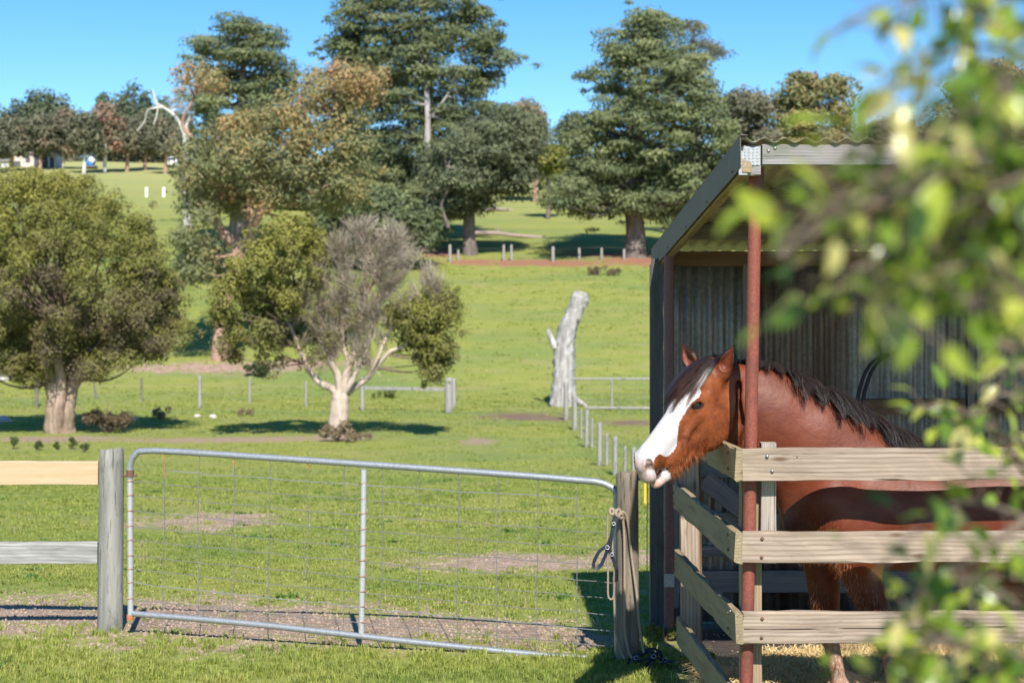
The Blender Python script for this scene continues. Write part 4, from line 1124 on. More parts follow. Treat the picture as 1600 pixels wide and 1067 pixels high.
simple("gum_tree", "olive gum with rusty top above the middle of the shelter roof", 1260, 155, [(1200, 230), (1205, 150), (1225, 118), (1262, 108), (1310, 112), (1335, 140), (1340, 200), (1330, 260), (1210, 262)], L_GUM, B_GUM, 205, 100, 1.2, 120, .32, .4, (.45, .2), thick=3.5, group=GB)
simple("gum_tree", "grey gum behind the leafy branches over the shelter roof", 1385, 160, [(1330, 240), (1338, 190), (1370, 185), (1415, 180), (1440, 195), (1445, 260), (1335, 265)], L_GREYG, B_GUM, 206, 60, 1.2, 120, .32, .35, (.4, .2), thick=3, group=GB)
simple("gum_tree", "tall gum behind the leafy branches at the right edge", 1545, 150, [(1440, 250), (1450, 170), (1500, 110), (1560, 90), (1640, 110), (1650, 260), (1450, 262)], L_GUM, B_GUM, 207, 90, 1.2, 110, .32, .4, (.4, .2), thick=3, group=GB)
simple("conifer_tree", "dark spreading conifer behind the shelter's sloping roof edge", 1110, 165, [(1060, 330), (1070, 260), (1100, 240), (1160, 250), (1190, 300), (1180, 380), (1080, 385)], L_FARP, B_PINE, 208, 60, 1.3, 110, .34, .35, (.4, .12), thick=3, group=GB)
# far left ridge: conifers
fl = [(-30, 178, 255), (8, 160, 250), (30, 150, 250), (52, 133, 250), (74, 140, 250), (100, 150, 250), (163, 138, 250), (188, 133, 250), (206, 128, 250), (228, 136, 250), (252, 145, 250)]
for k, (px, top, bot) in enumerate(fl):
    w_ = 17 + 5 * (k % 3)
    simple("conifer_tree", ["leftmost dark conifer on the far ridge", "second conifer on the far left ridge, broad and bushy", "third conifer on the far left ridge", "tallest conifer of the left ridge group", "conifer just right of the left ridge group's tallest", "last thin conifer at the left ridge group's right end",
           "first conifer right of the sky gap on the ridge", "second conifer right of the sky gap on the ridge", "tallest conifer right of the sky gap", "conifer beside the bare white gum branches", "conifer half hidden by the rusty gum's left limbs"][k],
           px, 318, [(px - w_, bot), (px - w_ * .9, (top + bot) / 2), (px - w_ * .4, top + 14), (px, top - 2), (px + w_ * .45, top + 14), (px + w_ * .9, (top + bot) / 2), (px + w_, bot)], L_FARP, B_PINE, 300 + k, 44, 1.5, 46, .65, .4, (.45, .15), flat=1.3, thick=2.5, group="conifers on the far ridge", br=0)
gl = [(-12, 205, 262, 22, .3), (18, 178, 268, 24, .4), (62, 172, 262, 26, .3), (97, 164, 262, 27, .55), (131, 168, 268, 24, .3), (163, 157, 262, 28, .7), (198, 178, 266, 24, .45), (226, 172, 270, 24, .35), (258, 178, 262, 24, .45), (284, 172, 270, 18, .4)]
gn = ["low grey gum at the far left edge by the sheds", "grey gum behind the pale far sheds", "olive gum to the right of the pale far sheds", "rusty-topped gum above the blue and white trailer", "slim pale-trunked gum left of the tallest rusty ridge gum", "tallest rusty-topped gum of the far left row", "gum with slender trunk standing in the sunlit far paddock",
      "thin gum right of the slender paddock gum", "sparse gum shading the small white vehicle", "grey gum right of the small white vehicle"]
for k, (px, top, bot, w_, ti) in enumerate(gl):
    low = 246 if k > 1 else 250; w_ *= 1.2
    simple("gum_tree", gn[k], px, 246 + 4 * (k % 4), [(px - w_, low - 20), (px - w_ * .95, (top + low) / 2), (px - w_ * .5, top + 8), (px, top), (px + w_ * .6, top + 6), (px + w_, (top + low) / 2), (px + w_ * .9, low - 8), (px + 4, low)], L_GREYG, B_WHITE if k in (4, 5, 3) else B_GUM, 330 + k, 52, 1.25, 56, .48, .32, (ti, .2), flat=.8, thick=2.4, droop=.3, group="gums of the far left row", br=12)
# bare white-limbed gum
bW = at_base(292, 150)
tree("dead_gum_tree", "bare gum with twisting white branches left of the rusty gum", bW,
     [[(250, 165), (262, 140), (290, 128), (318, 140), (322, 165), (300, 178), (262, 180)]], L_GUM, B_WHITE,
     [(290, 380, .42), (291, 300, .34), (290, 215, .30), (288, 200, .26)], 2.0, 16, .8, 50, .26, 400, tint=(.75, .12), branches=8, br=.1,
     limbs=[([(290, 215, 0), (282, 195, 0), (272, 180, 0), (255, 168, 0), (244, 160, 0), (238, 140, 0)], .22, .07), ([(290, 210, 0), (294, 190, 0), (306, 172, 0), (316, 150, 0), (318, 128, 0)], .20, .06),
            ([(255, 168, 0), (232, 172, 0), (226, 190, .5), (214, 205, .5)], .12, .05), ([(244, 160, 0), (246, 175, 0), (240, 195, 0)], .10, .05), ([(306, 172, 0), (325, 160, 0), (335, 140, 0)], .10, .04)])
simple("broadleaf_tree", "low dark tree filling the foot of the huge pine behind the dead twigs", 590, 118, [(470, 396), (476, 340), (520, 308), (590, 290), (650, 305), (688, 340), (690, 392), (600, 405)], L_PINE, B_PINE, 430, 90, 1.1, 110, .30, .35, (.25, .12), thick=3, group=GB)
simple("broadleaf_tree", "low dark tree between the gum's trunk and the round paperbark", 330, 112, [(284, 440), (280, 390), (310, 365), (350, 372), (372, 400), (368, 446), (320, 452)], L_PINEB, B_PINE, 431, 34, .9, 110, .26, .3, (.25, .12), thick=2, group=GB)
# shrubs and trees filling the far side of the rise behind the pines
hz = [(575, 230, 210, 300, 46), (470, 235, 250, 330, 40)]
for k, (px, Yh, top, bot, w_) in enumerate(hz):
    simple("broadleaf_tree", ["dark tree seen through the gum's gaps near the huge pine", "dark tree seen through the rusty gum's centre"][k], px, 175, [(px - w_, bot), (px - w_, top + 20), (px, top), (px + w_, top + 25), (px + w_, bot)], L_FARP, B_PINE, 420 + k, 50, 1.5, 110, .40, .4, (.35, .12), thick=3, group=GB)

# dim wood that closes the far left ridge behind the separate gums
mb = MB(); g = np.random.default_rng(450)
Cw, Kw, _, _ = clumps_in([(-60, 262), (-60, 200), (20, 190), (110, 205), (180, 195), (290, 190), (300, 262), (240, 258), (150, 262)], 190, 292, 5, 451, inset=4)
leaves(mb, Cw, 1.7, 60, .8, 2, .9, g.normal(.25, .1, len(Cw)), .12, 452)
mb.build("woodland", L_GREYG, label="dim grey-green wood along the far left ridge behind the separate gums", cat="woodland", kind="stuff")
mb = MB()
Cw, Kw, _, _ = clumps_in([(420, 300), (480, 262), (700, 250), (900, 262), (1080, 240), (1240, 215), (1420, 200), (1650, 190), (1650, 290), (1240, 300), (1080, 320), (900, 300), (800, 285), (700, 300), (560, 330), (430, 340)], 330, 215, 5, 453, inset=4)
leaves(mb, Cw, 1.5, 60, .75, 2, .9, g.normal(.35, .15, len(Cw)), .12, 454)
mb.build("woodland", L_FARP, label="dim green wood on the rise behind the pines and the shelter", cat="woodland", kind="stuff")
# ---------------------------------------------------------------- things in the paddocks
# dead white stump
M = Mat("bleached_wood"); a = M.noise(M.pos((5, 5, .9)), 1, 5, .7, .6); b_ = M.noise(M.pos((1, 1, .6)), 1.6, 4, .65)
c = M.mix(M.ramp(a, [(.3, 0), (.65, 1)]), (.20, .185, .175), (.55, .53, .51)); c = M.mix(M.ramp(b_, [(.60, 0), (.72, .7)]), c, (.40, .30, .23))
M.bump(a, 1.0, .12); BLEACH = M.set(color=c, rough=.9, spec=.1)
bs = ground_at(880, 634); P = lambda px, py, dy=0: at(px, py, bs[1]) + [0, dy, 0]
st = empty("dead_tree_stump", tuple(bs), label="tall bleached white dead tree trunk leaning right in the paddock", cat="dead tree")
mb = MB()
pts = [P(880, 645), P(880, 620), P(881, 585), P(882, 545), P(887, 515), P(897, 490), P(906, 466), P(909, 456)]
Pb = bez(pts, 6); rr = np.interp(np.linspace(0, 7, len(Pb)), range(8), [.62, .54, .45, .42, .38, .34, .38, .26])
tube(mb, Pb, rr, seg=26, lump=.075)
mb.build("trunk", BLEACH, st, smooth=True)
mb = MB(); limb(mb, [P(868, 545, -.1), P(862, 530), P(858, 520), P(857, 514)], .16, .08, 8); mb.build("branch_stub", BLEACH, st, smooth=True)
mb = MB(); limb(mb, [P(893, 620, -.2), P(908, 628, -.5), P(916, 634, -.6)], .16, .06, 8); limb(mb, [P(868, 620, -.2), P(860, 632, -.3)], .2, .08, 8); mb.build("root", BLEACH, st, smooth=True)
mb = MB()
for px, py, r_ in ((910, 480, .10), (905, 500, .13), (858, 574, .08)):
    c = P(px, py, -.30); an = np.linspace(0, 2 * np.pi, 12, endpoint=False)
    box(mb, c, (r_ * 1.3, .10, r_), .03)
mb.build("hollow", W_DARK, st)  # solid dark blocks that stand for the shade inside hollows

# post and wire fence running up to the paddock corner
def fence_post(parent, px, pt, pb, w, mat=PMF, Yf=None, name="post", lean=0):
    b = ground_at(px, pb) if Yf is None else np.array([(px - CX) / F * Yf, Yf, float(gz((px - CX) / F * Yf, Yf))])
    return round_post(name, px, pt, b, w / 2 * b[1] / F, mat, parent, lean=(lean, 0), top_cut=.02, seg=8), b
L1 = [(884.5, 597, 656, 8), (898, 618, 672, 8), (908, 640, 686, 4), (917, 641, 699, 7), (925, 655, 700, 4), (937, 661, 727, 7.5), (948, 678, 727, 5.5), (961, 683, 742, 8), (976.5, 699, 752, 5), (990, 700, 765, 8)]
c0 = ground_at(884, 656)
f1 = empty("paddock_fence", tuple(c0), label="line of short grey posts with wire running from the dead tree towards the gate", cat="fence")
pp = []
for px, pt, pb, w in L1:
    o, b = fence_post(f1, px, pt, pb, w); pp.append((b, pt, px))
for h in (.35, .7, 1.0):
    mb = MB(); tube(mb, [b + [0, 0, h * (EYE - (pt - HY) / F * b[1] - b[2]) * .93] for b, pt, px in pp], .003, seg=4, cap=False); mb.build("wire", WIRE, f1)
# fence across the paddock behind the trees
c0 = ground_at(312, 636)
f2 = empty("paddock_fence", tuple(c0), label="sparse post and wire fence crossing behind the two paperbarks", cat="fence")
pp = []
for px, pt, pb, w, m_, ln in [(-40, 586, 640, 5, W_DARK, 0), (57, 590, 636, 5, W_DARK, 0), (150, 590, 624, 3.5, W_DARK, -.12), (222, 590, 627, 3.5, W_DARK, -.03), (312, 588, 638, 6, PMF, 0), (390, 590, 630, 4, PMF, 0), (478, 596, 636, 4, PMF, 0), (566, 590, 641, 6.5, PMF, 0)]:
    o, b = fence_post(f2, px, pt, pb, w, m_, lean=ln); pp.append((b, pt))
for h in (.45, .9):
    mb = MB(); tube(mb, [b + [0, 0, h * (EYE - (pt - HY) / F * b[1] - b[2])] for b, pt in pp], .0025, seg=4, cap=False); mb.build("wire", WIRE, f2)
# timber rail between posts under the half-bare tree
b5 = ground_at(701, 645)
f3 = empty("rail_barrier", tuple(b5), label="single grey timber rail ending at a pair of pale posts right of the half-bare tree", cat="fence")
round_post("post", 700, 590, b5, .145, PMF, f3, seg=12, label="thick pale post")
round_post("post", 709, 592, ground_at(709, 637), .10, PMF, f3, seg=10)
yb = b5[1]
plank("rail", at(570, 606, yb + 1), at(697, 608, yb), .13, .06, PMF, f3)
# tubular gate at the paddock corner
yg = ground_at(950, 642)[1]
f4 = empty("tube_gate", tuple(at(955, 640, yg)), label="pale tubular paddock gate between the dead tree and the shelter", cat="gate")
mb = MB(); tube(mb, [at(893, 592, yg), at(1060, 592, yg)], .045, seg=8); mb.build("top_tube", PMF, f4)
mb = MB(); tube(mb, [at(915, 637, yg), at(1060, 638, yg)], .05, seg=8); mb.build("bottom_tube", PMF, f4)
mb = MB(); tube(mb, [at(956, 593, yg), at(956, 637, yg)], .04, seg=8); mb.build("stay", PMF, f4)
mb = MB()
for r_ in (600, 608, 616, 624, 631): tube(mb, [at(895, r_, yg), at(1060, r_, yg)], .006, seg=4, cap=False)
mb.build("wires", WIRE, f4, kind="stuff")
# slim pipe and yellow marker behind the gate post
M = Mat("yellow_plastic"); YEL = M.set(color=(.75, .50, .06), rough=.5)
bm = ground_at(1008, 790)
mk = empty("electric_fence_post", tuple(bm), label="thin yellow plastic fence marker behind the brown gate post", cat="marker")
mb = MB(); tube(mb, [at(1008, 750, bm[1]), at(1008, 790, bm[1])], .022, seg=8); mb.build("marker", YEL, mk)
pr = empty("pipe_rail", tuple(at(1005, 746, 12.5)), label="short galvanised pipe rail between brown gate post and shelter corner", cat="rail")
mb = MB(); tube(mb, [at(990, 746, 12.5), at(1030, 747, 12.5)], .02, seg=10); mb.build("pipe", GALV, pr)
mb = MB(); tube(mb, [at(1011, 747, 12.5), [at(1011, 747, 12.5)[0], 12.5, -.1]], .004, seg=5); mb.build("wire", WIRE, pr)

# fence under the pines, log, small house-like shed
L4 = [(703, 383, 410), (716, 391, 407), (787, 383, 408), (799, 383, 408), (864, 386, 409), (905, 388, 406), (940, 388, 405), (975, 390, 406)]
c0 = ground_at(790, 408)
f5 = empty("paddock_fence", tuple(c0), label="row of thin posts along the red earth strip below the pines", cat="fence")
pp = []
for px, pt, pb in L4: o, b = fence_post(f5, px, pt, pb, 4.0 if px not in (703, 864) else 5); pp.append((b, pt))
mb = MB(); tube(mb, [b + [0, 0, .9] for b, pt in pp], .006, seg=4, cap=False); mb.build("wire", WIRE, f5)
M = Mat("old_log"); a = M.noise(M.pos((3, 3, 3)), 2, 4); LOG = M.set(color=M.mix(a, (.20, .15, .13), (.40, .33, .30)), rough=.9)
for (xa, ra, xb, rb, r_, lab) in ((742, 364, 852, 371, .22, "long fallen grey log lying on the slope right of the pine trunk"), (735, 327, 800, 329, .25, "pale fallen log higher up the slope behind the pines")):
    Yl = ground_at(795, 372)[1] if ra > 350 else ground_at(770, 330)[1]
    lg = empty("fallen_log", tuple(at((xa + xb) / 2, (ra + rb) / 2, Yl)), label=lab, cat="log")
    mb = MB(); limb(mb, [at(xa, ra, Yl), at((xa * 2 + xb) / 3, ra + 1, Yl), at((xa + 2 * xb) / 3, rb - 2, Yl - .3), at(xb, rb, Yl)], r_, r_ * .6, 10); mb.build("trunk", LOG, lg, smooth=True)
    mb = MB(); limb(mb, [at(xa + 36, ra, Yl), at(xa + 38, ra - 9, Yl)], r_ * .5, r_ * .3, 6); mb.build("branch_stub", LOG, lg)
# white marker posts on the far green slope
M = Mat("white_paint"); WP = M.set(color=(.80, .80, .78), rough=.6)
for px, lab in ((229, "left one of two white marker posts on the far green slope"), (256, "right one of two white marker posts on the far green slope")):
    b = ground_at(px, 308); h = 15 * b[1] / F
    mk = empty("marker_post", tuple(b), label=lab, cat="post", group="white marker posts")
    plank("post", b, b + [0, 0, h], .30, .15, WP, mk, up=(1, 0, 0), seg=3)
# far vehicles and sheds
def vehicle(px, py, label, bodyc, glass, L, W, H, rz, name="parked_car", tarp=None):
    b = ground_at(px, py); v = empty(name, tuple(b), rz, label=label, cat="vehicle")
    def put(nm, m, f):
        mb = MB(); f(mb); o = mb.build(nm, m); o.parent = v; return o
    M1 = Mat(name + "_paint"); M1.set(color=bodyc, rough=.35, coat=.4)
    def body(mb):
        box(mb, (0, 0, H * .36), (W, L, H * .42), .12); 
    put("body", M1.m, body)
    def cab(mb):
        V = np.array([[x * W * s_ / 2, y, z] for z, s_, ys_ in ((H * .56, .96, (-L * .25, L * .38)), (H, .78, (-L * .08, L * .30))) for y in ys_ for x in (-1, 1)])
        mb.add(V, np.array([[0, 1, 5, 4], [2, 6, 7, 3], [0, 4, 6, 2], [1, 3, 7, 5], [4, 5, 7, 6], [0, 2, 3, 1]]))
    put("cabin", M1.m, cab)
    def wind(mb): box(mb, (0, -L * .19, H * .78), (W * .74, .03, H * .30), .01, axes_from((1, 0, 0), (0, .52, .85)))
    put("windscreen", glass, wind)
    for sx in (-1, 1):
        for sy in (-.32, .32):
            def wh(mb, sx=sx, sy=sy): tube(mb, [(sx * W * .52, sy * L, H * .2), (sx * W * .40, sy * L, H * .2)], H * .2, seg=14)
            put("wheel", RUB, wh)
        def lamp(mb, sx=sx): box(mb, (sx * W * .36, -L * .5, H * .42), (W * .16, .05, H * .10), .02)
        put("headlight", GALV_L, lamp)
    return v
M = Mat("dark_glass"); GLASS = M.set(color=(.02, .025, .03), rough=.08, spec=.7)
vehicle(268, 262, "small white vehicle parked under the far gums", (.78, .80, .80), GLASS, 4.2, 1.8, 1.7, math.radians(12))
M = Mat("blue_cloth"); BLUE = M.set(color=(.03, .22, .62), rough=.5); 
b = ground_at(143, 264)
tr = empty("covered_trailer", tuple(b), label="blue and white covered trailer under the far gums", cat="trailer")
mb = MB(); limb(mb, [at(137, 253, b[1]), at(146, 258, b[1])], .75, .62, 12); mb.build("blue_cover", BLUE, tr, smooth=True)
mb = MB(); limb(mb, [at(140, 249, b[1] - .4), at(147, 253, b[1] - .4)], .50, .38, 12); mb.build("white_cover", WP, tr, smooth=True)
mb = MB(); box(mb, at(143, 261, b[1]), (1.6, 2.2, .25), .04); mb.build("chassis", W_DARK, tr)
for sx in (-.75, .75):
    mb = MB(); c = at(143, 262, b[1]); tube(mb, [c + [sx - .06, 0, 0], c + [sx + .06, 0, 0]], .32, seg=14); mb.build("wheel", RUB, tr)
def far_shed(px0, px1, top, bot, wallm, roofm, label, doors=(), pal=0, name="farm_shed"):
    b = at_base((px0 + px1) / 2, 262); Y = b[1]
    s = empty(name, tuple(b), label=label, cat="shed")
    A0, A1 = at(px0, bot, Y), at(px1, top, Y)
    zb = min(b[2] - .5, A0[2])
    mb = MB(); box(mb, ((A0[0] + A1[0]) / 2, Y + 2, (zb + A1[2]) / 2), (A1[0] - A0[0], 4, A1[2] - zb), .02); mb.build("wall", wallm, s)
    mb = MB(); R = axes_from((1, 0, 0), (0, -.12, 1)); box(mb, ((A0[0] + A1[0]) / 2, Y + 1.9, A1[2] + .12), (A1[0] - A0[0] + .5, 4.8, .1), .01, R); mb.build("roof", roofm, s)
    for (a_, b2_, t_, bb, m_, nm) in doors:
        c0_, c1_ = at(a_, bb, Y - .03), at(b2_, t_, Y - .03)
        mb = MB(); box(mb, ((c0_[0] + c1_[0]) / 2, Y - .03, (c0_[2] + c1_[2]) / 2), (c1_[0] - c0_[0], .06, c1_[2] - c0_[2]), .01); mb.build(nm, m_, s)
PINKW = steel("pinkish_painted_wall", (.55, .45, .42), (.66, .60, .58), .7, 0, 1.2, (.45, .22, .16), .6)
WHW = steel("white_painted_wall", (.62, .62, .65), (.74, .74, .76), .7, 0, 2)
DKW = steel("dark_shed_wall", (.06, .065, .08), (.10, .10, .12), .7, 0, 2)
far_shed(17, 53, 238, 268, PINKW, FLASH, "pinkish-white far shed at the left behind the round tree", [(20, 32, 252, 266, DKW, "opening"), (40, 47, 246, 254, DKW, "window")])
far_shed(54, 74, 240, 266, DKW, FLASH, "dark open far shed between the pinkish and the white one", [(56, 72, 246, 250, GLASS, "window")])
far_shed(75, 88, 236, 266, WHW, FLASH, "narrow white far shed right of the dark one", [(78, 84, 246, 264, DKW, "door")])
far_shed(-14, 14, 250, 270, WHW, FLASH, "low pale far shed at the very left edge", [(-6, 2, 256, 268, DKW, "door")])
# white water tank sitting in the slope between the pines
b = ground_at(743, 300)
hs = empty("water_tank", tuple(b), label="small white domed water tank glimpsed through the pine skirts", cat="tank")
mb = MB(); c = at(743, 306, b[1] - 25); tube(mb, [c, c + [0, 0, .8], c + [0, 0, 1.1], c + [0, 0, 1.25]], [.65, .65, .5, .1], seg=16); mb.build("tank", WP, hs, smooth=True)
hs.location = tuple(c)
mbx = hs.children[0]; mbx.location = (0, 0, 0)
for v_ in mbx.data.vertices: v_.co += Vector(b) - Vector(c)
# rocks
M = Mat("pale_rock"); a = M.noise(M.pos((1, 1, 1)), 6, 4); ROCK = M.set(color=M.mix(a, (.38, .34, .31), (.62, .58, .55)), rough=.9)
def rock(px, py, r_, label):
    b = ground_at(px, py); g = np.random.default_rng(int(px)); mb = MB()
    th = np.linspace(0, np.pi, 8); ph = np.linspace(0, 2 * np.pi, 12, endpoint=False)
    V = np.stack([np.sin(th)[:, None] * np.cos(ph), np.sin(th)[:, None] * np.sin(ph), np.cos(th)[:, None] + 0 * ph], -1)
    V *= (1 + g.normal(0, .09, (8, 12, 1))) * np.array([1, .8, .6]) * r_
    i = np.arange(7)[:, None] * 12; j = np.arange(12)
    mb.add(V.reshape(-1, 3) + b + [0, 0, r_ * .25], np.stack([i + j, i + 12 + j, i + 12 + (j + 1) % 12, i + (j + 1) % 12], -1).reshape(-1, 4))
    mb.build("rock", ROCK, origin=tuple(b), label=label, cat="rock")
rock(8, 594, .55, "pale boulder at the left edge behind the round tree")
rock(309, 652, .13, "small tan stone in the grass between the tree shadows")
rock(333, 653, .15, "small white stone beside the shadow of the half-bare tree")
rock(212, 656, .11, "small pale stone in the round tree's shadow")
rock(6, 660, .28, "grey stone in shade at the left edge")
# shrubs
L_BR = leafmat("brown_brush_leaf", [(0, (.10, .07, .04)), (.5, (.20, .15, .09)), (1, (.34, .27, .16))], .2).m
L_SH = leafmat("dark_shrub_leaf", [(0, (.04, .06, .02)), (.5, (.08, .11, .03)), (1, (.15, .17, .05))], .25).m
def shrub(px, py, w, h, leafm, label, seed, n=10, size=.07, tint=.5, group=None, name="shrub", flat=1.0, stem=B_DARK):
    b = ground_at(px, py); Y = b[1]; s = F / Y
    g = np.random.default_rng(seed); r_ = min(w, h) / s / 2 * .62
    C = b + np.stack([g.uniform(-.5, .5, n) * w / s * .75, g.normal(0, .15, n) * w / s, g.uniform(.25, .8, n) * h / s], 1)
    t = empty(name, tuple(b), label=label, cat="shrub", group=group)
    mb = MB(); leaves(mb, C, r_, 110, size, 3, flat, np.full(n, tint), .15, seed, .5); mb.build("foliage", leafm, t)
    mb = MB()
    for c in C[::2]: limb(mb, [b, (b + c) / 2 + [0, 0, .03], c], .02, .006, 4)
    mb.build("stem", stem, t)
for k, (px, py, w, h) in enumerate(((21, 702, 14, 22), (57, 704, 14, 16), (89, 702, 10, 14), (113, 702, 13, 20), (132, 707, 13, 16))):
    shrub(px, py, w, h, L_SH, ["leftmost and tallest of the five small tufts left of the grey gate post", "second of the five small tufts from the left edge", "smallest middle tuft of the five in the pasture", "fourth small tuft, upright, of the five in the pasture", "small tuft nearest the grey gate post"][k], 500 + k, 6, .05, .4, "small dark tufts in the pasture")
shrub(934, 430, 36, 15, L_BR, "left brown bush on the slope below the red earth strip", 510, 9, .13, .3)
shrub(958, 431, 26, 13, L_BR, "right brown bush on the slope below the red earth strip", 511, 7, .13, .3)
shrub(168, 676, 90, 36, L_BR, "pile of dry brown brush beside the round tree's trunk", 512, 16, .12, .15, name="brush_pile")
shrub(255, 655, 50, 18, L_BR, "low dry weeds at the right end of the round tree's shadow", 513, 8, .09, .5)
shrub(400, 588, 50, 26, L_SH, "dark low shrub on the mulch behind the half-bare tree", 514, 10, .14, .1)
shrub(598, 622, 44, 14, L_SH, "bright green weeds beneath the single timber rail", 515, 10, .10, .95)
shrub(528, 690, 70, 30, L_BR, "dry grass skirt round the cream trunk's foot", 516, 12, .12, .55, name="dry_grass_clump")
shrub(382, 650, 30, 14, L_BR, "small dry weed left of the half-bare tree", 517, 5, .08, .45)
shrub(565, 688, 40, 12, L_BR, "low dry litter trailing right of the cream trunk", 518, 6, .10, .5)
# green weeds along the shelter's foot
for k, (px, py, w, h) in enumerate(((1022, 1000, 26, 26), (1062, 1000, 40, 30), (1085, 1050, 60, 30))):
    shrub(px, py, w, h, L_YEL, ["green weeds at the foot of the shelter's corner board", "leafy weeds in shade behind the dark red pole", "grassy weeds round the stall's rear post"][k], 520 + k, 8, .035, .35)
# ---------------------------------------------------------------- the horse: one continuous body from a smooth distance field
HB = np.array([2.10, 8.18, 0.0])                       # where it stands
TH, PH = math.radians(41), math.radians(41)           # head turned towards the camera, nose down
H_A = np.array([-math.cos(PH) * math.cos(TH), -math.cos(PH) * math.sin(TH), -math.sin(PH)])
H_N = np.array([-math.sin(PH) * math.cos(TH), -math.sin(PH) * math.sin(TH), math.cos(PH)])
H_S = np.array([math.sin(TH), -math.cos(TH), 0])
H_R = np.stack([H_A, H_N, H_S], 1)                      # columns u (to muzzle), v (dorsal), w (left side)
H_O = np.array([0.962, 8.09, 1.876])                   # poll

def hw(u, v, w): return H_O + H_R @ np.array([u, v, w], float)

PR = []   # (op, k, bbox, fn)
def cone(a, b, ra, rb, k=0.06, sc=(1, 1, 1), frame=None, op='+'):
    """Rounded cone between a and b; sc squeezes the axes of its frame."""
    R = np.eye(3) if frame is None else frame
    a = np.asarray(a, float); b = np.asarray(b, float); sc = np.asarray(sc, float)
    la = (R.T @ a) / sc; lb = (R.T @ b) / sc
    ab = lb - la; L2 = ab.dot(ab) + 1e-12; m = sc.min()
    def fn(p):
        q = (p @ R.astype(np.float32)) / sc.astype(np.float32) - la.astype(np.float32)
        t = np.clip(q @ (ab / L2).astype(np.float32), 0, 1)
        d = q - t[:, None] * ab.astype(np.float32)
        return (np.sqrt(np.einsum('ij,ij->i', d, d)) - (ra + (rb - ra) * t)) * m
    r = max(ra, rb) * sc.max() + k + 0.03
    PR.append((op, k, (np.minimum(a, b) - r, np.maximum(a, b) + r), fn))
def ell(c, rad, k=0.04, frame=None, op='+'):
    R = np.eye(3) if frame is None else frame
    c = np.asarray(c, float); rad = np.asarray(rad, float); m = rad.min()
    def fn(p):
        q = ((p - c.astype(np.float32)) @ R.astype(np.float32)) / rad.astype(np.float32)
        l = np.sqrt(np.einsum('ij,ij->i', q, q))
        g = np.sqrt(np.einsum('ij,ij->i', q / rad.astype(np.float32), q / rad.astype(np.float32))) + 1e-6
        return l * (l - 1) / g
    r = rad.max() + k + 0.03
    PR.append((op, k, (c - r, c + r), fn))

CY = 8.18
def B(x, z, y=CY): return (x, y, z)
# trunk
cone(B(1.66, 1.13), B(2.36, 1.09), .275, .30, .08, (1, .88, 1))
cone(B(1.52, 1.16), B(1.62, 1.10), .185, .22, .08, (1, 1.05, 1))
cone(B(1.86, 1.33), B(2.10, 1.30), .125, .10, .12, (1, .6, 1))
cone(B(2.30, 1.18), B(2.60, 1.20), .24, .265, .08, (1, .95, 1))
cone(B(2.62, 1.17), B(2.72, 1.08), .27, .24, .08, (1, .98, 1))
for s in (-1, 1):
    cone(B(2.62, 1.14, CY + s * .10), B(2.60, .92, CY + s * .13), .20, .15, .06)            # thigh
    cone(B(1.56, 1.20, CY + s * .13), B(1.70, .95, CY + s * .15), .13, .11, .07)            # shoulder
    ell(B(1.44, 1.03, CY + s * .08), (.10, .09, .13), .05)                                    # breast
# neck
cone(B(1.74, 1.27), B(1.50, 1.43), .27, .245, .10, (1, .62, 1))
cone(B(1.50, 1.43), B(1.27, 1.56, CY - .02), .245, .205, .08, (1, .50, 1))
cone(B(1.27, 1.58, CY - .02), hw(.05, -.15, 0), .20, .125, .06, (1, .55, 1))
cone(B(1.80, 1.44), B(1.26, 1.755, CY - .01), .075, .06, .07, (1, .6, 1))               # crest
cone(B(1.26, 1.755, CY - .01), hw(.02, -.06, 0), .06, .055, .05, (1, .8, 1))
# legs: (elbow, knee, fetlock, hoof)
def foreleg(s, el, kn, fe, ho):
    y = CY + s * .13
    cone(B(*el, y), B(*kn, y), .105, .056, .05, (1, .85, 1))
    ell(B(kn[0] - .005, kn[1] - .01, y), (.052, .048, .06), .03)
    cone(B(*kn, y), B(*fe, y), .042, .034, .03)
    ell(B(*fe, y), (.046, .042, .046), .025)
    cone(B(*fe, y), B(ho[0] - .02, ho[1] + .06, y), .036, .042, .02)
    cone(B(ho[0] - .035, .055, y), B(ho[0] - .045, .03, y), .052, .064, .012)
foreleg(1, (1.56, .90), (1.595, .52), (1.66, .22), (1.66, 0.05))
foreleg(-1, (1.68, .90), (1.83, .53), (1.89, .22), (1.87, 0.05))
for s, dx in ((-1, .06), (1, -.12)):
    y = CY + s * .14
    cone(B(2.60 + dx, .92, y), B(2.82 + dx, .56, y), .14, .06, .06, (1, .8, 1))
    ell(B(2.83 + dx, .53, y), (.055, .045, .07), .03)
    cone(B(2.83 + dx, .52, y), B(2.78 + dx, .22, y), .045, .036, .03)
    ell(B(2.775 + dx, .20, y), (.046, .042, .046), .02)
    cone(B(2.77 + dx, .19, y), B(2.73 + dx, .10, y), .036, .045, .02)
    cone(B(2.71 + dx, .055, y), B(2.70 + dx, .03, y), .052, .064, .012)
# dock
cone(B(2.93, 1.30), B(2.99, 1.10), .045, .03, .04)
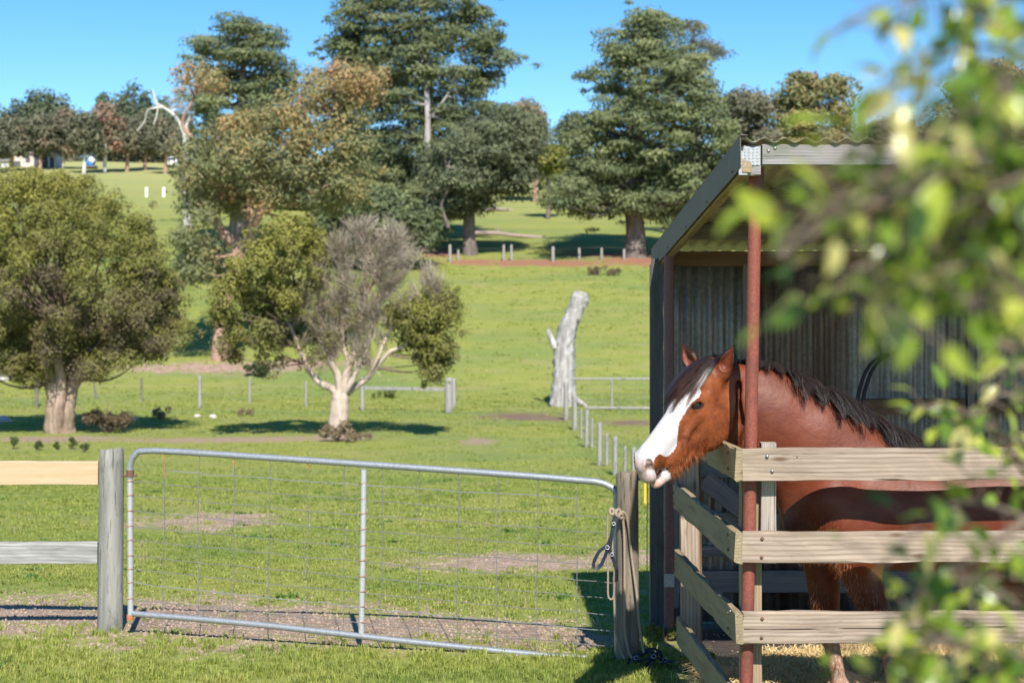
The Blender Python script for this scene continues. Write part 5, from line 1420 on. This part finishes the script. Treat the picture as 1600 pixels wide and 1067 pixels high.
# head
hf = H_R
cone(hw(.05, -.080, 0), hw(.16, -.095, 0), .092, .102, .04, (1, 1, .88), hf)
cone(hw(.12, -.060, 0), hw(.28, -.062, 0), .072, .070, .04, (1, .95, 1.0), hf)
cone(hw(.25, -.062, 0), hw(.57, -.054, 0), .062, .046, .04, (1, 1, .95), hf)
cone(hw(.28, -.125, 0), hw(.56, -.100, 0), .068, .054, .05, (1, 1, .85), hf)
ell(hw(.625, -.078, 0), (.074, .070, .060), .035, hf)
ell(hw(.668, -.128, 0), (.038, .040, .046), .022, hf)                                         # upper lip
ell(hw(.628, -.198, 0), (.050, .028, .036), .014, hf)                                         # lower lip
ell(hw(.580, -.208, 0), (.046, .036, .036), .022, hf)                                         # chin
for s in (-1, 1):
    ell(hw(.205, -.200, s * .050), (.135, .135, .052), .022, hf)                              # cheek
    ell(hw(.150, -.240, s * .052), (.125, .110, .052), .022, hf)
    ell(hw(.235, -.275, s * .044), (.075, .055, .040), .025, hf)
    cone(hw(.27, -.290, s * .030), hw(.54, -.208, s * .018), .036, .036, .03, (1, 1, 1), hf)
    cone(hw(.34, -.20, s * .030), hw(.54, -.16, s * .024), .050, .040, .03, (1, 1, .8), hf)
    cone(hw(.27, -.105, s * .066), hw(.38, -.125, s * .056), .016, .010, .035, (1, 1, 1), hf)  # facial crest
    ell(hw(.225, -.034, s * .056), (.040, .022, .026), .022, hf)                              # brow
    ell(hw(.254, -.058, s * .060), (.036, .029, .026), .016, hf)                              # lids
    ell(hw(.640, -.060, s * .042), (.040, .040, .028), .018, hf)                              # nostril wing
    ell(hw(.49, -.155, s * .036), (.070, .034, .024), .022, hf)                               # cheek pad over the bars
# throat
cone(hw(.12, -.18, 0), (1.24, CY - .03, 1.50), .105, .14, .035, (1, .45, 1))
# ears: cupped leaves
def ear(s):
    base = hw(.020, -.045, s * .092)
    d = np.array([-.006, .030, .128]) + H_S * s * .085
    ea = d / np.linalg.norm(d)
    face = np.array([-.45, -.85, .1]) + H_S * s * .25                                         # where the opening looks
    face -= ea * ea.dot(face); face /= np.linalg.norm(face)
    R = np.stack([ea, face, np.cross(ea, face)], 1)
    mid = base + d * .42; tip = base + d
    cone(base - d * .1, mid, .038, .044, .03, (1, .65, 1), R)
    cone(mid, tip, .044, .004, .010, (1, .65, 1), R)
    cone(base + d * .25 + face * .028, base + d * .88 + face * .012, .031, .005, .005, (1, .85, .98), R, '-')
    return base, tip, face, R
EARS = {s: ear(s) for s in (1, -1)}
# carved details
EYES = {}
for s in (-1, 1):
    e = hw(.258, -.058, s * .062); EYES[s] = e
    look = H_S * s * .93 + H_N * .25 + H_A * .12; look /= np.linalg.norm(look)
    lx = H_A * .90 + H_N * .42; lx = lx - look * look.dot(lx); lx /= np.linalg.norm(lx)
    R = np.stack([lx, np.cross(look, lx), look], 1)
    ell(e + look * .018, (.0290, .0145, .030), .004, R, '-')
    cone(hw(.225, -.042, s * .088), hw(.155, -.056, s * .095), .0055, .0045, .012, (1, 1, 1), hf, '-')   # crease over the eye
    cone(hw(.662, -.042, s * .058), hw(.674, -.084, s * .052), .0165, .0205, .008, (1, 1, 1), hf, '-') if s > 0 else ell(hw(.664, -.06, -.064), (.014, .02, .012), .006, hf, '-')                          # nostril
    cone(hw(.205, -.025, s * .085), hw(.165, -.035, s * .090), .012, .016, .02, (1, 1, 1), hf, '-')   # hollow above the eye
    cone(hw(.690, -.166, s * .006), hw(.632, -.172, s * .040), .0055, .0055, .006, (1, 1, 1), hf, '-')  # mouth line
    cone(hw(.632, -.172, s * .040), hw(.562, -.163, s * .056), .0060, .0055, .006, (1, 1, 1), hf, '-')

for s in (-1, 1):
    cone(hw(-.01, -.165, s * .092), hw(.12, -.300, s * .112), .020, .024, .025, (1, 1, 1), hf, '-')  # hollow behind the cheek
    cone(hw(.12, -.300, s * .112), hw(.21, -.385, s * .085), .024, .022, .025, (1, 1, 1), hf, '-')
    cone(hw(.352, -.150, s * .088), hw(.385, -.255, s * .080), .010, .016, .030, (1, 1, 1), hf, '-')  # front edge of the cheek
    cone(hw(.385, -.255, s * .080), hw(.330, -.335, s * .070), .016, .014, .030, (1, 1, 1), hf, '-')
    cone(hw(.400, -.125, s * .056), hw(.470, -.195, s * .054), .014, .012, .014, (1, 1, 1), hf)       # folds of the lips
    cone(hw(.450, -.130, s * .050), hw(.505, -.195, s * .052), .014, .012, .014, (1, 1, 1), hf)
    cone(hw(.430, -.225, s * .046), hw(.530, -.225, s * .040), .018, .016, .018, (1, 1, 1), hf)

def smin(a, b, k):
    h = np.maximum(k - np.abs(a - b), 0) / k
    return np.minimum(a, b) - h * h * k * .25
def sdf(P):
    P = np.asarray(P, np.float32); D = np.full(len(P), .2, np.float32)
    for op, k, (lo, hi), fn in PR:
        m = np.all((P > lo) & (P < hi), axis=1)
        if not m.any(): continue
        d = fn(P[m]).astype(np.float32)
        D[m] = smin(D[m], d, k) if op == '+' else -smin(-D[m], d, k)
    return D
def grad(P, e=.002):
    G = np.empty_like(P)
    for i in range(3):
        o = np.zeros(3, np.float32); o[i] = e
        G[:, i] = sdf(P + o) - sdf(P - o)
    return G / (np.linalg.norm(G, axis=1, keepdims=True) + 1e-9)

def surface_nets(lo, hi, h):
    n = np.ceil((np.asarray(hi) - lo) / h).astype(int) + 1
    D = np.full(tuple(n), .2, np.float32)
    for op, k, (bl, bh), fn in PR:
        i0 = np.maximum(np.floor((bl - lo) / h).astype(int), 0); i1 = np.minimum(np.ceil((bh - lo) / h).astype(int) + 1, n)
        if np.any(i1 <= i0): continue
        gx, gy, gz = [(lo[i] + h * np.arange(i0[i], i1[i])).astype(np.float32) for i in range(3)]
        G = np.stack(np.meshgrid(gx, gy, gz, indexing='ij'), -1)
        d = fn(G.reshape(-1, 3)).astype(np.float32).reshape(G.shape[:3])
        sl = tuple(slice(i0[i], i1[i]) for i in range(3))
        D[sl] = smin(D[sl], d, k) if op == '+' else -smin(-D[sl], d, k)
    S = D < 0
    c = [S[i:n[0] - 1 + i, j:n[1] - 1 + j, k:n[2] - 1 + k] for i in (0, 1) for j in (0, 1) for k in (0, 1)]
    cnt = sum(x.astype(np.int8) for x in c)
    act = (cnt > 0) & (cnt < 8)
    idx = np.full(act.shape, -1, np.int64); A = np.argwhere(act); idx[act] = np.arange(len(A))
    V = lo + (A + .5) * h
    quads = []
    for ax in range(3):
        o1, o2 = [(1, 2), (2, 0), (0, 1)][ax]
        s0 = [slice(0, n[i]) for i in range(3)]; s1 = list(s0)
        s0[ax] = slice(0, n[ax] - 1); s1[ax] = slice(1, n[ax])
        for q in (o1, o2):
            s0[q] = slice(1, n[q] - 1); s1[q] = slice(1, n[q] - 1)
        a, b = S[tuple(s0)], S[tuple(s1)]
        for cond, flip in ((a & ~b, False), (~a & b, True)):
            E = np.argwhere(cond)
            E[:, o1] += 1; E[:, o2] += 1
            d1 = np.zeros(3, int); d1[o1] = 1; d2 = np.zeros(3, int); d2[o2] = 1
            q = [idx[tuple((E - d1 - d2).T)], idx[tuple((E - d2).T)], idx[tuple(E.T)], idx[tuple((E - d1).T)]]
            q = np.stack(q if not flip else q[::-1], 1)
            quads.append(q)
    Q = np.concatenate(quads); Q = Q[(Q >= 0).all(1)]
    return V.astype(np.float32), Q

hV, hQ = surface_nets(np.array([.58, 7.5, -.02]), np.array([3.08, 8.62, 2.08]), 0.0065)
for it in range(5):
    d = sdf(hV); g = grad(hV)
    hV = (hV - g * np.clip(d, -.005, .005)[:, None] * .9).astype(np.float32)
    if it in (1, 3):                                        # light relaxation keeps the quads even
        acc = np.zeros_like(hV); w_ = np.zeros(len(hV), np.float32)
        for i in range(4):
            np.add.at(acc, hQ[:, i], hV[hQ[:, (i + 1) % 4]]); np.add.at(w_, hQ[:, i], 1)
        hV = hV * .55 + acc / np.maximum(w_, 1)[:, None] * .45


hl = (hV - H_O) @ H_R                                     # head coordinates of every vertex
hu, hv_, hw_ = hl[:, 0], hl[:, 1], hl[:, 2]
side = np.abs(hw_) - hv_
cb = np.interp(hu, [.05, .10, .165, .19, .23, .27, .318, .39, .44, .475, .52, .56, .585, .62, .65, .675, .70],
                   [-.05, .00, .045, .100, .112, .094, .094, .102, .142, .176, .177, .160, .122, .112, .130, .26, .4])
whit = np.clip(cb - side, -.1, .1)
lowlip = np.minimum(.012 + (-hv_ - .172), .016 + (hu - .600))
whit = np.maximum(whit, np.clip(lowlip, -.1, .05))
whit[(hu < .0) | (hV[:, 0] > 1.12)] = -.1
pink = np.clip((hu - .655) / .03, 0, 1) * .55 + np.clip((hu - .60) / .03, 0, 1) * (hv_ < -.165) * .8
np_d = np.linalg.norm(hV - hw(.668, -.064, .050), axis=1); pink = np.maximum(pink, np.clip(1.5 - np_d / .028, 0, 1))
darkc = np.zeros(len(hV), np.float32)
for s in (1, -1):
    le = (hV - EYES[s]) @ H_R
    rr = np.sqrt((le[:, 0] / .034) ** 2 + ((le[:, 1] - le[:, 0] * .45) / .019) ** 2 + (le[:, 2] / .05) ** 2)
    darkc = np.maximum(darkc, np.clip(1.35 - rr, 0, 1) * 2.2)
    bs, tp, fc, R = EARS[s]
    q = (hV - bs) @ R; L_ = np.linalg.norm(tp - bs)
    near = (np.abs(q) < [.2, .07, .07]).all(1) & (hu < .06)
    rim = np.abs(q[:, 2]) / (.042 * np.clip(1.15 - q[:, 0] / L_, .15, 1))
    e_ = np.clip((q[:, 0] / L_ - .55) * 2.2, 0, 1) + np.clip((rim - .70) * 3, 0, 1) * (q[:, 0] > .02)
    darkc = np.where(near, np.maximum(darkc, np.clip(e_, 0, 1) * .92), darkc)
ml = np.abs(hv_ + .170 - .0) + 0
darkc = np.where((hu > .555) & (hu < .69) & (np.abs(hv_ + np.interp(hu, [.56, .632, .69], [.163, .172, .166])) < .0045) & (np.abs(hw_) < .062), np.maximum(darkc, .8), darkc)  # shade of the mouth crease coloured in along the carved line
darkc = np.where(np_d < .019, np.maximum(darkc, .62), darkc)  # shade deep in the nostril put into the skin colour
hoof = np.clip((.085 - hV[:, 2]) / .01, 0, 1)
leg = np.clip((.50 - hV[:, 2]) / .12, 0, 1)
headf = np.clip((hu + .02) / .10, 0, 1) * (hV[:, 0] < 1.16) * np.clip((1.16 - hV[:, 0]) / .06, 0, 1)

# ---- hair: strands that leave the skin, droop and slide over the body
def strands(mb, roots, dirs, length, width, seg=7, grav=.35, wav=.05, off=.004, clump=None, cl=.6, tint=None, seed=1, brown=.03):
    g = np.random.default_rng(seed)
    n = len(roots); P = [roots.astype(np.float32)]; D = dirs / np.linalg.norm(dirs, axis=1, keepdims=True)
    step = (np.broadcast_to(length, (n,)) / seg)[:, None]
    gr = np.broadcast_to(grav, (n,))[:, None]
    Nrm = []
    for i in range(seg):
        D = D * (1 - gr * .35) + np.array([0, 0, -1.]) * gr * .35 + g.normal(0, wav, (n, 3))
        D /= np.linalg.norm(D, axis=1, keepdims=True)
        p = P[-1] + D * step
        if clump is not None and i > 0:
            cen = np.zeros((clump.max() + 1, 3)); cnt = np.bincount(clump)[:, None]
            np.add.at(cen, clump, p); cen /= np.maximum(cnt, 1)
            f = cl * ((i + 1) / seg) ** 1.5 * .5
            p = p * (1 - f) + cen[clump] * f
        p = p.astype(np.float32)
        d = sdf(p); m = d < off
        G = grad(p, .004)
        if m.any(): p[m] += G[m] * (off - d[m])[:, None]
        Nrm.append(G)
        D = p - P[-1]; D /= np.linalg.norm(D, axis=1, keepdims=True) + 1e-9
        P.append(p)
    Nrm.insert(0, Nrm[0])
    P = np.stack(P, 1); Nrm = np.stack(Nrm, 1)
    T = np.gradient(P, axis=1)
    S = np.cross(T, Nrm); S /= np.linalg.norm(S, axis=2, keepdims=True) + 1e-9
    wd = np.broadcast_to(width, (n,))[:, None] * np.linspace(1, .12, seg + 1)[None] ** .7
    V = np.stack([P - S * wd[..., None] / 2, P + S * wd[..., None] / 2], 2).reshape(n, -1, 3)
    i = np.arange(seg) * 2
    Fq = np.stack([i, i + 1, i + 3, i + 2], -1)[None] + (np.arange(n) * (seg + 1) * 2)[:, None, None]
    t = g.random(n) if tint is None else tint
    mb.add(V.reshape(-1, 3), Fq.reshape(-1, 4), tint=np.repeat(t, (seg + 1) * 2), along=np.tile(np.repeat(np.linspace(0, 1, seg + 1), 2), n), brown=brown)

def top_of(x, y):
    z = np.full(len(x), 2.1); 
    for i in range(60):
        d = sdf(np.stack([x, y, z], 1)); z = z - np.maximum(d * .7, 0)
    return np.stack([x, y, z], 1)

M = Mat("horse_coat")
n1 = M.noise(M.pos((1, 1, 1)), 3.2, 4); n2 = M.noise(M.pos((40, 40, 90)), 1.0, 4, .7, .6); n3 = M.noise(M.pos((1, 1, 1)), 55, 4)
base = M.mix(M.ramp(n1, [(.3, 0), (.72, 1)]), (.085, .018, .008), (.170, .038, .015))
base = M.mix(M.math('MULTIPLY', M.ramp(n2, [(.38, 0), (.68, 1)]), .40), base, (.085, .020, .010))
legc = M.mix(M.ramp(n3, [(.3, 0), (.7, 1)]), (.30, .15, .09), (.52, .42, .34))
n4 = M.noise(M.pos((1, 1, 1)), 11, 6, .7)
base = M.mix(M.math('MULTIPLY', M.ramp(n4, [(.4, 0), (.7, 1)]), .35), base, (.215, .066, .028))
hc = M.mix(M.ramp(n4, [(.35, 0), (.65, 1)]), (.105, .026, .010), (.255, .070, .020))
base = M.mix(M.attr("head"), base, hc)
base = M.mix(M.attr("leg"), base, legc)
wm = M.math('ADD', M.attr("white"), M.math('MULTIPLY', M.math('SUBTRACT', M.noise(M.pos((1, 1, 1)), 75, 6, .8), .5), .045))
wf = M.ramp(M.math('ADD', M.math('MULTIPLY', wm, 140), .5, clamp=True), [(.2, 0), (.8, 1)])
wcol = M.mix(M.ramp(n3, [(.3, 0), (.7, 1)]), (.50, .455, .45), (.58, .54, .53))
wcol = M.mix(M.attr("pink"), wcol, (.52, .30, .27))
base = M.mix(wf, base, wcol)
base = M.mix(M.attr("dark"), base, (.012, .009, .008))
base = M.mix(M.attr("hoof"), base, (.10, .08, .06))
M.bump(M.math('ADD', M.math('MULTIPLY', M.noise(M.pos((1, 1, 1.4)), 9, 2, .5), 1.6), M.math('ADD', M.math('ADD', M.math('MULTIPLY', n2, .4), M.math('MULTIPLY', M.noise(M.pos((1, 1, 1)), 26, 4, .6), .9)), M.math('MULTIPLY', n3, .5))), .35, .006)
coat = M.set(color=base, rough=.48, spec=.27, sheen=.0)
M = Mat("horse_hair")
c = M.ramp(M.attr("tint"), [(0, (.008, .007, .008)), (.7, (.022, .017, .018)), (1, (.07, .045, .035))])
c = M.mix(M.math('MULTIPLY', M.attr("along"), M.attr("brown")), c, (.10, .045, .028))
hair = M.set(color=c, rough=.38, spec=.55)
M = Mat("horse_beard")
c = M.ramp(M.attr("tint"), [(0, (.18, .048, .015)), (.7, (.32, .10, .033)), (1, (.5, .27, .18))])
beard = M.set(color=c, rough=.6, spec=.2)
M = Mat("horse_eye")
M.set(color=(.012, .008, .006), rough=.06, spec=.5, coat=.2)

n = M.noise(M.pos((1, 1, 1)), 60, 2); M.set(color=M.mix(n, (.010, .007, .006), (.05, .03, .018))); eyem = M.m

horse = empty("horse", tuple(HB), label="bay horse with white blazed face leaning its head out over the timber rails", cat="horse")
mb = MB(); mb.add(hV, hQ, white=whit, pink=pink, dark=np.clip(darkc, 0, 1), hoof=hoof, leg=leg, head=headf)
mb.build("body", coat, horse, smooth=True)
for s in (1, -1):
    mb = MB()
    a = np.linspace(0, np.pi, 13); b_ = np.linspace(0, 2 * np.pi, 24, endpoint=False)
    V = np.stack([np.sin(a)[:, None] * np.cos(b_), np.sin(a)[:, None] * np.sin(b_), np.cos(a)[:, None] + 0 * b_], -1)
    look = H_S * s * .93 + H_N * .25 + H_A * .12; look /= np.linalg.norm(look)
    V = V.reshape(-1, 3) * .0235 + EYES[s] + look * .0005
    i = np.arange(12)[:, None] * 24; j = np.arange(24)
    mb.add(V, np.stack([i + j, i + 24 + j, i + 24 + (j + 1) % 24, i + (j + 1) % 24], -1).reshape(-1, 4))
    mb.build("eye", eyem, horse, smooth=True)
mb = MB(); g = np.random.default_rng(14)
le = EYES[1]; pts = []; lx_ = H_A * .9 + H_N * .42; lx_ /= np.linalg.norm(lx_)
for q in np.linspace(-1, 1, 26): pts.append(le + lx_ * q * .026 + H_N * (.015 * (1 - q * q)) + H_S * .016)
pts = np.array(pts, np.float32)
strands(mb, pts, np.tile(H_S * .8 + H_N * .3 + np.array([0, 0, -.5]), (26, 1)) + g.normal(0, .1, (26, 3)), .018, .0014, seg=3, grav=.1, off=.001, seed=15)
n_ = 60; sel = np.where((hu > .60) & (hv_ < -.06) & (hV[:, 1] < 8.0))[0]; sel = g.choice(sel, n_)
strands(mb, hV[sel], grad(hV[sel]) + g.normal(0, .2, (n_, 3)), g.uniform(.02, .05, n_), .0009, seg=3, grav=.25, off=.0, seed=16)
mb.build("lashes_and_whiskers", hair, horse, kind="stuff")
# mane
g = np.random.default_rng(5)
mb = MB()
ncl = 150
cx = np.sort(np.concatenate([g.uniform(1.20, 2.02, ncl - 22), g.uniform(1.0, 1.2, 22)]))
per = 54
roots = []; dirs = []; lens = []; cid = []
for k, x in enumerate(cx):
    fr = np.clip((x - 1.15) / .8, 0, 1)
    L0 = (.10 + .17 * fr ** .8) * g.uniform(.35, 1.3)
    dd = np.array([.30 + .50 * fr + g.normal(0, .38), -.75 + g.normal(0, .15), .25 - .35 * fr])
    for i in range(per):
        roots.append((x + g.normal(0, .016), CY - .004 + g.normal(0, .012))); dirs.append(dd + g.normal(0, .12, 3)); lens.append(L0 * g.uniform(.6, 1.1)); cid.append(k)
roots = np.array(roots); P0 = top_of(roots[:, 0], roots[:, 1])
strands(mb, P0, np.array(dirs), np.array(lens), 0.0026, grav=.42, clump=np.array(cid), cl=.6, wav=.08, off=.006, seed=2)
mb.build("mane", hair, horse)
# forelock: roots between the ears, swept down over the forehead to the far side
mb = MB(); roots = []; dirs = []; lens = []; cid = []
for k in range(46):
    w0 = g.uniform(-.065, .06); u0 = g.uniform(-.03, .05)
    dd = H_A * 1.0 - H_S * (-.05 + .40 * g.random() + w0 * 1.6) + H_N * .20
    L0 = g.uniform(.20, .37)
    for i in range(46):
        roots.append(hw(u0 + g.normal(0, .010), .03, w0 + g.normal(0, .008))); dirs.append(dd + g.normal(0, .08, 3)); lens.append(L0 * g.uniform(.65, 1.1)); cid.append(k)
P0 = np.array(roots, np.float32)
for i in range(4): P0 -= grad(P0) * sdf(P0)[:, None]
tn = np.clip(g.normal(.45, .3, len(P0)), 0, 1)
strands(mb, P0, np.array(dirs), np.array(lens), .0026, seg=9, grav=.22, clump=np.array(cid), cl=.55, wav=.045, off=.005, tint=tn, seed=3, brown=.6)
mb.build("forelock", hair, horse)
# beard along the jaw and chin, short winter coat on neck and cheek
mb = MB()
jaw = np.where((hu > .33) & (hu < .60) & (hv_ < np.interp(hu, [.33, .42, .50, .60], [-.29, -.21, -.17, -.20])) & (whit < .005))[0]
sel = g.choice(jaw, 5200); P0 = hV[sel]; G = grad(P0)
strands(mb, P0, G * .5 + H_A * .15 + np.array([.1, 0, -.7]), g.uniform(.012, .046, len(sel)), .0015, seg=4, grav=.5, wav=.12, off=.0, seed=4)
skin = np.where((whit < -.006) & (darkc < .1) & (((hu > .12) & (hV[:, 0] < 1.25) & (hv_ < -.12)) | ((hV[:, 0] < 1.6) & (hV[:, 2] < 1.15) & (hV[:, 2] > .85)) | (leg > .3) & (leg * 1. < .99)))[0]
sel = g.choice(skin, 6000); P0 = hV[sel]; G = grad(P0)
lay = np.where((hu[sel] > 0)[:, None], -H_A * 0 + H_R[:, 0] * .55 + np.array([.3, 0, -.5]), np.array([.55, 0, -.75]))
strands(mb, P0, G * .35 + lay, g.uniform(.008, .020, len(sel)), .0011, seg=2, grav=.1, wav=.15, off=.0, tint=g.random(len(sel)) * .75, seed=6)
mb.build("winter_coat", beard, horse, kind="stuff")
mb = MB()
n = 500
r0 = np.stack([g.normal(2.97, .02, n), CY + g.normal(0, .02, n), g.uniform(1.08, 1.3, n)], 1)
strands(mb, r0, np.tile([.6, 0, -.4], (n, 1)), g.uniform(.6, .85, n), .005, seg=8, grav=.8, wav=.03, seed=8)
mb.build("tail", hair, horse)
# ---------------------------------------------------------------- leafy branches close to the camera at the right
LB = leafmat("bush_leaf", [(0, (.035, .075, .012)), (.35, (.09, .17, .02)), (.65, (.24, .35, .035)), (.88, (.48, .53, .07)), (1, (.62, .56, .2))], .36, .28, .6).m
BT = barkmat("bush_twig", (.20, .15, .11), (.32, .25, .19), (.12, .09, .07), (60, 60, 20))
bush = empty("leafy_shrub", (.75, 1.6, 0), label="out-of-focus leafy green shrub hanging across the right side close by", cat="shrub")
def leaf_mesh(L, W, bend, seed):
    L *= .92; W *= .95
    g = np.random.default_rng(seed); mb = MB()
    s = np.linspace(0, 1, 7); w = W * np.sin(np.pi * s ** .8) ** .8 * (1 - .15 * s); w[0] = w[-1] = .0004
    V = []
    for a_, q in zip(s, w):
        z = -bend * a_ ** 2 * L; V += [(a_ * L, -q / 2, z + q * .18), (a_ * L, 0, z), (a_ * L, q / 2, z + q * .18)]
    i = np.arange(6)[:, None] * 3; j = np.arange(2)
    mb.add(V, np.stack([i + j, i + j + 1, i + 4 + j, i + 3 + j], -1).reshape(-1, 4), tint=seed / 10.)
    return mb.mesh("leaf", LB, smooth=True)
LM = [leaf_mesh(.026 * (1 + .25 * ((k * 7) % 3 - 1)), .0135 + .0012 * (k % 3), .15 + .05 * (k % 4), k) for k in range(1, 11)]
g = np.random.default_rng(61)
# shoots: (start px, start py, end px, end py, depth start, depth end, leaves)
SH = []
def shoot(x0, y0, x1, y1, d0, d1, n): SH.append((x0, y0, x1, y1, d0, d1, n))
# big outer masses, top right
for k in range(17):
    x0 = g.uniform(1540, 1720); y0 = g.uniform(-80, 460)
    shoot(x0, y0, x0 - g.uniform(110, 270), y0 + g.uniform(-40, 130), g.uniform(1.25, 1.6), g.uniform(1.05, 1.45), 20)
for k in range(5):
    x0 = g.uniform(1380, 1560); y0 = g.uniform(190, 430)
    shoot(x0, y0, x0 - g.uniform(110, 190), y0 + g.uniform(-20, 90), g.uniform(1.2, 1.5), g.uniform(1.0, 1.3), 15)
for (x0, y0, x1, y1, n) in ((1700, 180, 1350, 170, 28), (1690, 260, 1240, 300, 32), (1700, 330, 1215, 370, 34), (1680, 400, 1250, 470, 32), (1700, 330, 1330, 430, 28), (1700, 460, 1440, 500, 20), (1620, -60, 1380, 60, 24), (1540, -60, 1330, 30, 14),
                            (1700, 120, 1360, 240, 26), (1700, 40, 1350, 150, 24), (1690, 560, 1490, 470, 18), (1700, 540, 1540, 620, 14), (1680, 300, 1350, 330, 24), (1600, 210, 1300, 250, 22), (1480, 330, 1225, 420, 16), (1500, 380, 1330, 520, 14),
                            (1700, 420, 1500, 420, 16), (1700, 250, 1470, 180, 18), (1700, 90, 1500, 20, 18)):
    shoot(x0, y0, x1, y1, g.uniform(1.35, 1.7), g.uniform(1.1, 1.35), n)
for (x0, y0, x1, y1, n) in ((1420, 330, 1225, 350, 14), (1400, 390, 1260, 440, 12), (1470, 350, 1290, 410, 14), (1440, 440, 1290, 500, 8), (1700, 380, 1480, 330, 20), (1700, 500, 1520, 440, 16)):
    shoot(x0, y0, x1, y1, g.uniform(1.3, 1.5), g.uniform(1.1, 1.3), n)
# sharper sprigs, farther away
for (x0, y0, x1, y1, n) in ((1640, 760, 1400, 640, 15), (1640, 720, 1450, 620, 13), (1640, 650, 1500, 690, 10), (1640, 620, 1520, 610, 9), (1600, 740, 1540, 640, 8), (1700, 800, 1470, 760, 10), (1640, 780, 1410, 700, 8)):
    shoot(x0, y0, x1, y1, 2.15, 1.95, n)
for (x0, y0, x1, y1, n) in ((1660, 830, 1360, 905, 18), (1680, 900, 1380, 960, 22), (1640, 1090, 1400, 960, 20), (1580, 1100, 1290, 1010, 20), (1680, 1050, 1440, 1000, 22), (1640, 1120, 1330, 1060, 18), (1500, 1120, 1430, 900, 12), (1700, 1000, 1500, 900, 18), (1700, 960, 1560, 860, 12), (1560, 1120, 1500, 960, 14), (1700, 1100, 1560, 1000, 14)):
    shoot(x0, y0, x1, y1, g.uniform(1.55, 1.8), g.uniform(1.4, 1.6), n)
BD = .92
sites = []; tw = MB()
for (x0, y0, x1, y1, d0, d1, n) in SH:
    d0 *= BD; d1 *= BD
    A, Cc = at(x0, y0, d0), at(x1, y1, d1); L_ = np.linalg.norm(Cc - A)
    m_ = (A + Cc) / 2 + np.array([0, 0, .08 * L_]) + g.normal(0, .05 * L_, 3)
    Pb = bez([A, m_, Cc], 12); tube(tw, Pb, np.linspace(.0030, .0008, len(Pb)) * (1.2 if n > 20 else 1), seg=5)
    T, _, _ = frames(Pb)
    n = int(n * (.58 if x1 < 1370 and y1 < 560 else .95))
    for k in range(n):
        f = .12 + .88 * (k + g.random()) / n; q = min(int(f * (len(Pb) - 1)), len(Pb) - 1)
        b_ = Pb[q]; side = np.cross(T[q], g.normal(0, 1, 3)); side /= np.linalg.norm(side)
        off = g.random() ** 1.5 * .035 * (1.5 if d0 < 2 else .8)
        p = b_ + side * off
        d = T[q] * .7 + side * .9 + np.array([0, 0, g.uniform(-.6, .35)])
        if off > .012: tube(tw, [b_, p], .0008, seg=3, cap=False)
        sites.append((p, d / np.linalg.norm(d), f))
# thicker blurred twigs
for (x0, y0, x1, y1, d) in ((1500, 520, 1720, 600, 1.3), (1500, -30, 1720, 150, 1.5), (1220, 400, 1400, 300, 1.4), (1480, 900, 1700, 760, 1.5), (1540, 380, 1700, 250, 1.3)):
    tube(tw, bez([at(x1, y1, d * BD), at((x0 + x1) / 2, (y0 + y1) / 2 - 8, d * BD), at(x0, y0, d * BD)], 6), np.linspace(.0055, .0022, 13), seg=6)
# the stems that carry it, below and to the right
for (xa, ya, za, xb, yb_, zb_) in ((1.25, 2.0, 0, .72, 1.45, 2.1), (1.2, 2.1, 0, .70, 1.6, 1.7), (1.3, 1.9, 0, .80, 1.35, 2.35), (1.25, 2.05, 0, .78, 2.2, 1.95)):
    tube(tw, bez([(xa, ya, za), ((xa + xb) / 2 + .1, (ya + yb_) / 2, zb_ * .55), (xb, yb_, zb_)], 8), np.linspace(.018, .005, 17), seg=7)
tw.build("twig", BT, bush, smooth=True)
sites.sort(key=lambda s: s[0][1])
inview = [s for s in sites if abs((s[0][0]) / s[0][1] * F + CX - 1390) < 215 and abs(HY + (EYE - s[0][2]) / s[0][1] * F - 533) < 545]
rest = [s for s in sites if not any(s is q for q in inview)]
near, more = inview[:300], inview[300:]
bw = np.array(parent_world(bush))
def leaf_frame(d):
    u = np.array([0, -.25, 1.0]) + g.normal(0, .45, 3)
    return axes_from(d, u)
for p, d, f in near:
    o = bpy.data.objects.new("leaf", LM[int(np.clip(g.normal(5.6 + 2.2 * f, 2.6), 1, 10)) - 1]); COL.objects.link(o); o.parent = bush
    o.location = p - bw; o.rotation_euler = Matrix(leaf_frame(d).tolist()).to_euler(); s_ = g.uniform(.6, 1.4); o.scale = (s_, s_, s_)
mb = MB()
for p, d, f in more + rest:
    me = LM[int(np.clip(g.normal(5.6 + 2.2 * f, 2.6), 1, 10)) - 1]
    v = np.empty(len(me.vertices) * 3, np.float32); me.vertices.foreach_get("co", v)
    t_ = me.attributes["tint"].data[0].value
    i = np.arange(6)[:, None] * 3; j = np.arange(2)
    mb.add(v.reshape(-1, 3) * g.uniform(.6, 1.4) @ leaf_frame(d).T + p, np.stack([i + j, i + j + 1, i + 4 + j, i + 3 + j], -1).reshape(-1, 4), tint=t_)
if mb.n: mb.build("leaves", LB, bush, smooth=True, kind="stuff")
print("leaf sites", len(inview), len(rest))
